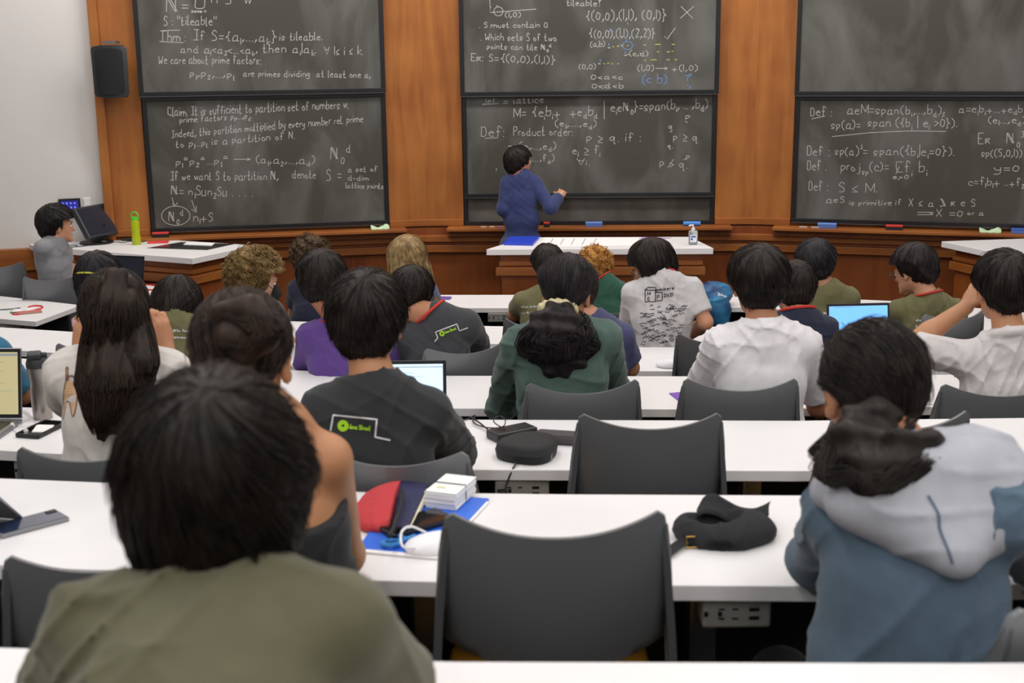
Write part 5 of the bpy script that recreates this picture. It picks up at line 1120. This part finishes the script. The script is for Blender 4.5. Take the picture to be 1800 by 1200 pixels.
# cables
def cable(name, pts, r, m, label, cat='cable', k=8):
    mb = MB(); mb.tube(catmull(np.array(pts), k), r, 6); return tag(smooth_by_angle(mb.build(name, m), 80), label, cat)
zc_ = K['C'] + .003
pts = [Z(a, b, zc_ + c) for a, b, c in [(0, 740, 0), (14, 728, .01), (38, 724, 0), (52, 735, 0), (30, 742, .004), (8, 748, 0), (20, 730, .008), (44, 722, 0), (62, 744, 0), (40, 748, .003), (18, 745, 0), (30, 760, 0), (46, 762, 0)]]
e = cable('wired_earphones', pts, .0014, mat('cable_white', 'dedcda', .5), 'tangled white wired earphones on the desk by the tan laptop', 'earphones')
a = MB(); a.lathe(Z(22, 752, zc_), [(0, 0), (.007, .002), (.008, .01), (.004, .018), (0, .02)], 12); a.lathe(Z(46, 762, zc_), [(0, 0), (.007, .002), (.008, .01), (.004, .018), (0, .02)], 12); o = a.build('earbud', mat('cable_white', 'dedcda', .5), e)
CABD = mat('cable_black', '26262a', .6)
zc_ = K['C'] + .004
cable('black_cable', [Z(a, b, zc_ + c) for a, b, c in [(797, 742, 0), (822, 736, 0), (835, 730, .0), (832, 742, .004), (850, 750, .006), (870, 752, .01), (884, 750, .02)]], .0022, CABD, 'thin black cable running from the dark shirt to the black adapter')
cable('black_cable', [Z(a, b, zc_ + c) for a, b, c in [(826, 732, 0), (842, 742, .008), (862, 758, .008), (880, 768, .008)]], .0028, CABD, 'thicker black cable crossing the thin one beside the headphone case')
cable('black_cable', [Z(a, b, zc_ + c) for a, b, c in [(888, 754, .03), (872, 745, .04), (868, 738, .05), (878, 731, .055), (888, 738, .05), (886, 748, .035), (878, 752, .03), (890, 762, .02)]], .002, CABD, 'black cable standing up in a round loop behind the headphone case')
nb = Z(912, 822, K['C']); pc_ = cable('black_cable', [nb + [0, .06, .01], nb + [-.01, .01, .008], nb + [-.02, -.012, -.004], nb + [-.035, -.018, -.04], nb + [-.045, -.03, -.075]], .003, CABD, 'black power cord hanging from the desk edge into the outlet')
a = MB(); c_ = nb + np.array([-.047, -.028, -.075]); a.box(c_, (.026, .045, .03), None, 0, .008); a.build('plug', DARK, pc_)
# headphone case, adapter, glasses case
def rounded_case(px, py, z, rx, ry, hz, rz, m, name, label, cat):
    c_ = Z(px, py, z); e = empty(name, c_, label, cat, None, rz); n = 40; V = []; prof = [(0.90, 0.0), (.98, .10), (1.0, .42), (1.012, .44), (1.012, .50), (1.0, .52), (.97, .75), (.88, .92), (.70, 1.0), (.0, 1.02)]
    for r_, z_ in prof:
        for k in range(n):
            t = 2 * PI * k / n; ex = 2.6; x = abs(math.cos(t)) ** (2 / ex) * (1 if math.cos(t) > 0 else -1); y = abs(math.sin(t)) ** (2 / ex) * (1 if math.sin(t) > 0 else -1)
            V.append((x * r_ * rx * (1 - .18 * y), y * r_ * ry, z_ * hz))
    F = [[i * n + k, i * n + (k + 1) % n, (i + 1) * n + (k + 1) % n, (i + 1) * n + k] for i in range(len(prof) - 1) for k in range(n)] + [list(range(n))[::-1]]
    smooth_by_angle(mesh_obj('shell', V, F, m, e), 50)
    a = MB(); a.tube([(rx * 1.01, -ry * .2, hz * .47), (rx * 1.03, -ry * .25, hz * .35), (rx * 1.03, -ry * .25, hz * .12)], .003, 6); a.build('zip_pull', METAL, e, world=False); return e
rounded_case(930, 800, K['C'], .085, .095, .055, -.5, mat('case_black', '1f2022', .75, bump=.1, bscale=500), 'headphone_case', 'black zipped headphone case on the white desk beside the empty chair', 'case')
top_box('power_adapter', Z(900, 768, K['C']), (.075, .15, .03), -1.0, DARK, 'flat black power adapter half behind the headphone case', 'adapter', .006)
top_box('glasses_case', Z(985, 778, K['C']), (.16, .062, .036), -.25, mat('case_grey', '4a4447', .7), 'dark grey oblong case between the headphone case and the chair', 'case', .014)
# B desk: folder, notebook, pouch, cards, phone, scissors, mask
zB = K['B']
def quad(name, pts, z, th, m, label, cat, parent=None):
    P = [tuple(Z(a, b, z)[:2]) for a, b in pts]; mb = MB(); 
    ar = sum(P[i - 1][0] * P[i][1] - P[i][0] * P[i - 1][1] for i in range(len(P))); P = P if ar > 0 else P[::-1]
    mb.prism(P, z, z + th, 0, min(.002, th * .3)); o = mb.build(name, m, parent); return tag(o, label, cat)
fo = quad('blue_folder', [(628, 968), (768, 980), (860, 880), (700, 868)], zB, .007, mat('folder_blue', '2f6fe0', .35), 'blue folder lying under the red pouch and the cards', 'folder')
quad('page_edge', [(626, 971), (768, 984), (860, 884), (700, 872)], zB + .001, .0045, PAPER, None, None, fo)
nbk = quad('notebook', [(690, 935), (716, 940), (752, 862), (704, 852)], zB + .008, .016, mat('notebook_navy', '2b2c52', .6), 'navy hardcover notebook between the red pouch and the card stack', 'notebook')
quad('pages', [(717, 938), (722, 937), (756, 868), (751, 864)], zB + .010, .011, mat('page_cream', 'd8d2b8', .8), None, None, nbk)
# red pouch
c_ = Z(662, 912, zB) + np.array([-.0, .01, .028]); S_ = Solid(c_ - .22, c_ + .22, .004)
zz = np.array(Euler((0, 0, .5)).to_matrix())
S_.ell(Z(688, 898, zB) + [0, 0, .012], (.078, .150, .030), np.array(Euler((0, 0, -.12)).to_matrix()), .0)
S_.wrinkle(.003, fold_fn(9, wl=.06)); S_.plane((0, 0, zB + .0005), (0, 0, -1)); pa, pb = Z(706, 860, zB), Z(684, 944, zB); S_.plane(pa, np.cross(pb - pa, (0, 0, 1)) * -1); e = tag(mesh_obj('zip_pouch', *S_.mesh(), mat('pouch_red', 'c23a40', .85, bump=.2, bscale=400), None, True, None, True), 'red fabric zip pouch next to the navy notebook', 'pouch')
a = MB(); a.tube([Z(x, y_, zB + .038) for x, y_ in ((706, 862), (706, 880), (700, 905), (692, 928), (684, 942))], .005, 6); a.build('zip', mat('zip_black', '1c1c20', .7), e)
# index cards
cc = Z(792, 884, zB); e = empty('card_stack', cc + [0, 0, .008], 'thick stack of white index cards held by a black elastic band', 'card stack', None, -.34)
a = MB(); rr_ = random.Random(5)
for k in range(14): a.box((rr_.uniform(-.002, .002), rr_.uniform(-.002, .002), .0015 + .0028 * k), (.076, .125, .0024), (0, 0, rr_.uniform(-.02, .02)))
a.build('cards', PAPER, e, world=False); a = MB(); a.box((0, .0, .0405), (.078, .003, .001)); a.box((.0392, 0, .020), (.001, .003, .041)); a.box((-.0392, 0, .020), (.001, .003, .041)); a.build('elastic_band', DARK, e, world=False)
a = MB(); a.box((-.01, -.03, .0402), (.02, .006, .0004)); a.build('highlighter_mark', mat('mark_yellow', 'e8e088', .8), e, world=False)
phone(Z(731, 923, zB + .009), -.9, mat('black_glass', '141518', .08, spec=.9), DARK, 'black phone lying on the blue folder under the mask strap', camera_=False, w=.082, l=.165)
# scissors handles
SCI = mat('scissor_blue', '2f86c8', .45); sp = Z(688, 958, zB + .012)
a = MB()
for dx, rot in ((-.0, .2), (.055, -.5)):
    cx = sp + [dx, .004 + dx * .1, .004]; a.tube([cx + np.array([.019 * math.cos(t) * math.cos(rot) - .012 * math.sin(t) * math.sin(rot), .019 * math.cos(t) * math.sin(rot) + .012 * math.sin(t) * math.cos(rot), 0]) for t in np.linspace(0, 2 * PI, 21)], .005, 8)
a.tube([sp + [.016, .008, .004], sp + [.03, .022, .004], sp + [.045, .045, .002]], .005, 8); a.tube([sp + [.04, .012, .004], sp + [.03, .024, .004], sp + [.012, .045, .002]], .005, 8)
tag(smooth_by_angle(a.build('scissors', SCI), 80), 'blue handled scissors lying on the blue folder', 'scissors')
def face_mask(name, cpt, R_, label, seed=1, straps=True, col='ececef', amp=.0018):
    c_ = np.array(cpt); S_ = Solid(c_ - .14, c_ + .14, .004); zr_ = np.array(Euler((0, 0, R_)).to_matrix()); S_.ell(c_ + [0, 0, .012], (.075, .050, .022), zr_, .01); S_.cut_ell(c_ + [0, 0, -.006], (.066, .043, .016), zr_, .004); S_.wrinkle(amp, fold_fn(seed, wl=.05)); S_.plane((0, 0, c_[2] + .0005), (0, 0, -1))
    e = tag(mesh_obj(name, *S_.mesh(), mat('mask_white', col, .9), None, True, None, True), label, 'mask')
    return e
m1 = face_mask('folded_face_mask', Z(772, 965, zB), .35, 'white moulded face mask on the desk edge beside the big grey chair', 4)
a = MB(); a.tube(catmull([Z(735, 962, zB + .02), Z(708, 960, zB + .030), Z(706, 935, zB + .045), Z(722, 925, zB + .05), Z(748, 935, zB + .03)], 6), .0028, 6); a.build('ear_loop', mat('mask_white', 'ececef', .9), m1)
m2 = face_mask('crumpled_face_mask', Z(1180, 644, K['E']), .1, 'crumpled white mask lying alone on the fourth desk, behind the white shirt', 8, amp=.006)
a = MB(); a.tube(catmull([Z(1170, 646, K['E'] + .004), Z(1158, 642, K['E'] + .004), Z(1156, 636, K['E'] + .01), Z(1172, 636, K['E'] + .02)], 5), .002, 5); a.build('ear_loop', MATS['mask_white'], m2)
# black baseball cap
cz = K['B']; CAPM = mat('cap_black', '252628', .92, var=.12, vscale=60, bump=.3, bscale=500, col2=None); cc = Z(1268, 955, cz)
e = empty('baseball_cap', cc, 'black cotton baseball cap with a brass buckle lying on the desk', 'cap')
S_ = Solid(cc + [-.2, -.14, -.02], cc + [.2, .2, .16], .004)
S_.ell(cc + [.015, .03, .018], (.098, .082, .036), np.array(Euler((.0, 0, .25)).to_matrix()), .02); S_.ell(cc + [-.052, .034, .020], (.046, .056, .034), None, .02); S_.ell(cc + [.070, .045, .015], (.05, .06, .032), None, .02)
S_.cut_ell(cc + [-.012, .045, .060], (.062, .050, .046), np.array(Euler((.25, .1, .25)).to_matrix()), .012); S_.cut_ell(cc + [-.012, -.052, .012], (.036, .02, .014), None, .004)
S_.wrinkle(.004, fold_fn(12, wl=.07)); S_.plane((0, 0, cz + .0005), (0, 0, -1)); mesh_obj('crown', *S_.mesh(), CAPM, e, True, None, True)
n = 20; tp = catmull(np.array([(1226, 892), (1238, 872), (1256, 867), (1275, 877), (1298, 889), (1322, 893), (1340, 888), (1355, 880)], float), 4); bt = catmull(np.array([(1226, 908), (1240, 902), (1260, 906), (1280, 916), (1302, 923), (1326, 921), (1345, 913), (1352, 905)], float), 4)
n = len(tp) - 1; V = []
for i in range(n + 1):
    A_, B_ = Y(*bt[i], 2.585), Y(*tp[i], 2.64)
    for j in range(5): v = j / 4; V.append(A_ * (1 - v) + B_ * v + np.array([0, .01 * math.sin(PI * v), 0]))
m = len(V); V += [p + np.array([0, .004, -.003]) for p in V]
F = [[i * 5 + j, (i + 1) * 5 + j, (i + 1) * 5 + j + 1, i * 5 + j + 1] for i in range(n) for j in range(4)]; F += [[q + m for q in f][::-1] for f in F]
rim = list(range(5)) + [i * 5 + 4 for i in range(1, n + 1)] + [n * 5 + j for j in (3, 2, 1, 0)] + [i * 5 for i in range(n - 1, 0, -1)]
F += [[rim[k], rim[(k + 1) % len(rim)], rim[(k + 1) % len(rim)] + m, rim[k] + m] for k in range(len(rim))]
mesh_obj('brim', V, F, CAPM, e, True, None, True)
def strap(pts, w, th, name, m, par, z):
    P = catmull([Z(a, b, z + c) for a, b, c in pts], 6); T = np.gradient(P, axis=0); T /= np.linalg.norm(T, axis=1)[:, None]; Sd = np.cross(T, [0, -.5, .87]); Sd /= np.linalg.norm(Sd, axis=1)[:, None]; U = np.cross(Sd, T)
    V = np.concatenate([P - Sd * w / 2, P + Sd * w / 2, P + Sd * w / 2 - U * th, P - Sd * w / 2 - U * th]); n = len(P); F = [[k * n + i, k * n + i + 1, ((k + 1) % 4) * n + i + 1, ((k + 1) % 4) * n + i] for k in range(4) for i in range(n - 1)] + [[0, n, 2 * n, 3 * n], [n - 1, 4 * n - 1, 3 * n - 1, 2 * n - 1]]
    return mesh_obj(name, V, F, m, par, False, None, True)
so_ = strap([(1172, 972, .012), (1195, 955, .014), (1220, 945, .018), (1250, 940, .026), (1275, 932, .036)], .021, .002, 'strap', CAPM, e, cz)
a = MB(); bp = Z(1219, 951, cz + .016); bw, bh = .015, .013; a.tube([bp + [-bw, -.004, -bh], bp + [bw, -.004, -bh * .8], bp + [bw, -.004, bh], bp + [-bw, -.004, bh * .9], bp + [-bw, -.004, -bh]], .0018, 6); a.build('buckle', mat('brass', 'b8924a', .35, metal=.9), e)
# D desk bits
quad('purple_folder', [(1176, 692), (1206, 716), (1260, 712), (1240, 686)], K['D'], .004, mat('folder_purple', '7d4fb8', .5), 'purple folder on the desk beside the chair of the white shirt', 'folder')
quad('loose_papers', [(1570, 708), (1640, 712), (1642, 672), (1590, 668)], K['D'], .006, PAPER, 'loose white papers on the desk left of the light polo shirt', 'papers')
# G row: galaxy bag, beanie
cg = Z(1258, 538, K['G']); S_ = Solid(cg - .3, cg + .3, .008); S_.ell(cg + [0, .05, .075], (.12, .12, .085), None, .04); S_.ell(cg + [.015, -.09, -.02], (.075, .055, .13), None, .04); S_.ell(cg + [-.05, .02, .07], (.09, .08, .08), None, .04); S_.wrinkle(.010, fold_fn(21, wl=.13))
e = tag(mesh_obj('drawstring_bag', *S_.mesh(), mat('galaxy_fabric', '151d55', .6, col2='2f7fae', vscale=9, detail=5), None, True, None, True), 'blue galaxy patterned bag slumped over the front desk edge', 'bag')
a = MB(); st = layout('you', 1262, 517, 6, .4, .9, 0); 
bv = BVHTree.FromPolygons([v.co + e.location for v in e.data.vertices], [tuple(p_.vertices) for p_ in e.data.polygons])
def onb(px, py, off=.003):
    d = Vector(nrm(ray(px, py))); h_ = bv.ray_cast(Vector(CAMP), d, 30); return None if h_[0] is None else (np.array(h_[0]) - np.array(d) * off, np.array(h_[1]))
print_strokes(a, onb, st, .005); a.build('lettering', PRINTW, e)
cg = Z(1079, 522, K['G']) ; S_ = Solid(cg - .12, cg + .16, .006); S_.ell(cg + [0, .1, .055], (.065, .06, .062), None, .01); S_.ell(cg + [.02, .1, .012], (.075, .07, .016), None, .02); S_.plane((0, 0, K['G'] + .001), (0, 0, -1))
tag(mesh_obj('knit_beanie', *S_.mesh(), mat('beanie_black', '1b1c20', .95, bump=.4, bscale=300), None, True, None, True), 'round black knit object on the front desk beside the ginger curls', 'hat')
# centre demonstration table
quad('blue_binder', [(885, 431), (936, 432), (948, 419), (898, 419)], Tz, .018, mat('binder_blue', '2946c8', .4), 'blue binder on the left end of the centre table', 'binder')
sh = quad('large_paper_sheet', [(942, 434), (1150, 430), (1180, 417.5), (958, 417.5)], Tz, .002, PAPER, 'large white paper sheet with ruled columns on the centre table', 'paper')
a = MB()
for k in range(5): p0, p1 = Z(966 + 19 * k, 430, Tz + .003), Z(972 + 19 * k, 419, Tz + .003); ribbon(a, [p0, p1], (0, 0, 1), .006)
a.build('ruled_line', mat('line_grey', '9a9aa8', .9), sh)
quad('purple_sheet', [(1122, 419.5), (1165, 421), (1180, 418), (1130, 416.8)], Tz + .002, .002, mat('sheet_lilac', 'b79ac8', .8), 'lilac paper sheet at the back of the centre table', 'paper')
q = Z(1218, 430, Tz); e = empty('hand_sanitizer', q, 'clear pump bottle of hand sanitizer with a white label on the centre table', 'bottle')
a = MB(); a.box((0, 0, .055), (.068, .04, .108), None, 0, .012); smooth_by_angle(a.build('bottle', mat('clear_gel', 'cfd8de', .08, trans=.7), e, world=False)); a = MB(); a.box((0, -.0215, .05), (.05, .001, .055)); a.build('product_label', mat('label_white', 'f0f2f6', .6), e, world=False)
a = MB(); a.box((-.0, -.0225, .064), (.036, .001, .010)); a.box((-.012, -.0225, .045), (.014, .001, .016)); a.build('label_print', mat('label_blue', '3a55b8', .6), e, world=False)
a = MB(); a.lathe((0, 0, .107), [(0, 0), (.014, 0), (.014, .018), (.006, .020), (.006, .038), (.0, .038)], 16); a.tube([(.0, 0, .148), (-.012, -.004, .150), (-.034, -.008, .144)], .005, 8); a.build('pump', mat('pump_white', 'f2f2f2', .4), e, world=False)
# left table: bottle, monitor, mouse, remote, book, glass plate, papers
q = Z(240.5, 430, Tz2); e = empty('water_bottle', q, 'lime green sport bottle with a loop cap on the left table', 'bottle')
a = MB(); a.lathe((0, 0, 0), [(0, 0), (.031, 0), (.034, .006), (.034, .07), (.031, .09), (.034, .11), (.034, .185), (.029, .20), (0, .20)], 28); smooth_by_angle(a.build('flask', mat('lime_plastic', 'c8d81e', .15, trans=.35), e, world=False), 50)
a = MB(); a.lathe((0, 0, .198), [(0, 0), (.032, 0), (.032, .022), (0, .024)], 24); a.tube([(-.026, 0, .22), (-.026, 0, .24), (-.012, 0, .256), (.008, 0, .256), (.024, 0, .243), (.028, 0, .222)], .006, 8); smooth_by_angle(a.build('cap', mat('cap_green', '5fc832', .4), e, world=False), 50)
q = Z(170, 427, Tz2); e = empty('desk_monitor', q, 'black desktop monitor tilted on a low stand, seen from behind', 'monitor', None, -.55); M_ = Matrix.Rotation(.62, 3, 'X'); 
a = MB(); a.lathe((0, 0, 0), [(0, 0), (.13, 0), (.13, .012), (.05, .025), (0, .026)], 28); a.box((0, .02, .08), (.10, .05, .15), (-.3, 0, 0), 0, .01); smooth_by_angle(a.build('stand', DARK, e, world=False))
M_ = Matrix.Rotation(1.1, 3, 'Z') @ Matrix.Rotation(-.55, 3, 'X'); M_ = Matrix.Rotation(.55 - .42, 3, 'Z') @ Matrix.Rotation(-.52, 3, 'Y'); a = MB(); c_ = Vector((0.0, 0, .17)); a.box(c_, (.05, .34, .27), M_, 0, .012); a.build('housing', mat('monitor_back', '33353a', .5), e, world=False)
c2 = c_ + M_ @ Vector((.0262, 0, 0)); a = MB(); a.box(c2, (.002, .30, .23), M_); a.build('screen', SCRD, e, world=False); c2 = c_ + M_ @ Vector((-.03, 0, -.02)); a = MB(); a.box(c2, (.03, .22, .15), M_, 0, .01); a.build('rear_cover', mat('rear_grey', '4a4a4e', .5), e, world=False)
def mouse(p, label):
    S_ = Solid(p - .08, p + .08, .005); S_.ell(p + [0, 0, .008], (.05, .032, .026), None, .01); S_.plane((0, 0, p[2] + .0005), (0, 0, -1)); tag(mesh_obj('computer_mouse', *S_.mesh(), DARK, None, True, None, True), label, 'mouse')
mouse(Z(180, 428, Tz2), 'black computer mouse in front of the desktop monitor')
top_box('remote_control', Z(224, 423, Tz2), (.09, .04, .022), .1, DARK, 'small black remote behind the lime bottle', 'remote', .008)
top_box('red_booklet', Z(278, 427, Tz2), (.16, .06, .014), .12, mat('booklet_red', 'd83a3c', .5), 'red booklet on the left table right of the lime bottle', 'booklet')
top_box('violet_book', Z(196, 418, Tz2), (.16, .10, .012), 0, mat('book_violet', '5550a0', .5), 'violet book lying behind the monitor by the wood strip', 'book')
quad('glass_panel', [(258, 436), (364, 439.5), (412, 429), (318, 425.5)], Tz2, .002, mat('dark_glass', '30302e', .06, spec=.8), 'dark glass document panel set in the left table top', 'panel')
pp = quad('paper_sheet', [(322, 430), (372, 432), (378, 427), (328, 426)], Tz2 + .003, .003, PAPER, 'white papers lying on the dark glass panel', 'paper')
cable('monitor_cable', [Z(a, b, Tz2 + .004) for a, b in ((118, 433), (128, 431), (136, 432), (130, 434), (120, 434), (142, 433), (160, 430))], .003, CABD, 'loose black cable beside the monitor base')
cable('monitor_cable', [Z(a, b, Tz2 + .004) for a, b in ((186, 427), (205, 425), (216, 426), (228, 424), (250, 425), (268, 420), (290, 418))], .003, CABD, 'thin cable running behind the lime bottle')
# G left: blue bottle, lanyard; F left: lanyard badge and pen
q = Z(228, 490, ZGL); e = empty('water_bottle', q, 'blue translucent bottle with a wrist loop beside the dark laptop', 'bottle')
a = MB(); a.lathe((0, 0, 0), [(0, 0), (.033, 0), (.036, .006), (.036, .125), (.030, .14), (0, .14)], 28); smooth_by_angle(a.build('flask', mat('blue_plastic', '4f93d0', .2, trans=.35), e, world=False), 50)
a = MB(); a.lathe((0, 0, .138), [(0, 0), (.032, 0), (.032, .02), (.02, .03), (0, .03)], 24); a.tube([(-.03, 0, .15), (-.036, 0, .165), (-.03, 0, .175)], .008, 8); a.tube([(.012, 0, .165), (.002, 0, .185), (.004, 0, .20), (.016, 0, .197), (.022, 0, .20), (.034, 0, .19), (.03, 0, .172), (.02, 0, .165)], .003, 6); smooth_by_angle(a.build('cap', mat('cap_blue', '2a62c0', .4), e, world=False), 50)
LR = mat('lanyard_red_cloth', 'd8352e', .6)
def band_loop(name, pts, z, label, m=LR, r=.007):
    mb = MB(); P = catmull([Z(a, b, z + r * .5) for a, b in pts], 6); V = np.concatenate([P - [0, 0, r * .5], P + [0, 0, r * .8], P + [.0, .012, r * .8], P + [0, .012, -r * .5]]); n = len(P)
    mb.add(V, [[k * n + i, k * n + i + 1, ((k + 1) % 4) * n + i + 1, ((k + 1) % 4) * n + i] for k in range(4) for i in range(n - 1)]); o = mb.build(name, m); return tag(o, label, 'lanyard')
band_loop('neck_lanyard', [(248, 500), (262, 501), (276, 502), (281, 506), (270, 510), (256, 509), (246, 509)], ZGL, 'red lanyard loop on the front left desk end')
e = band_loop('neck_lanyard', [(20, 552), (30, 553), (42, 551), (56, 546), (66, 544), (75, 541), (70, 538), (58, 538), (49, 540)], K['F'], 'red lanyard with a white badge on the angled left desk')
q = Z(42, 547, K['F']); a = MB(); a.box(q + [0, 0, .008], (.14, .09, .003), (0, .03, .25)); a.build('badge', PAPER, e); a = MB(); a.box(q + [0, .0, .0105], (.03, .012, .001), (0, .03, .25)); a.build('badge_print', mat('badge_green', '9ac8a0', .7), e)
cable('ballpoint_pen', [Z(0, 544, K['F'] + .005), Z(18, 543, K['F'] + .006), Z(36, 541, K['F'] + .006)], .004, mat('pen_grey', '54565a', .4), 'dark ballpoint pen at the left edge of the angled desk', 'pen')
cable('green_marker', [Z(18, 549, K['F'] + .006), Z(28, 545, K['F'] + .007)], .006, mat('marker_green', '5cc850', .5), 'short green marker beside the lanyard badge', 'pen')
# light pieces of litter on the C row desk and chair accessories
for (a_, b_, w_, h_, z_) in ():
    pass
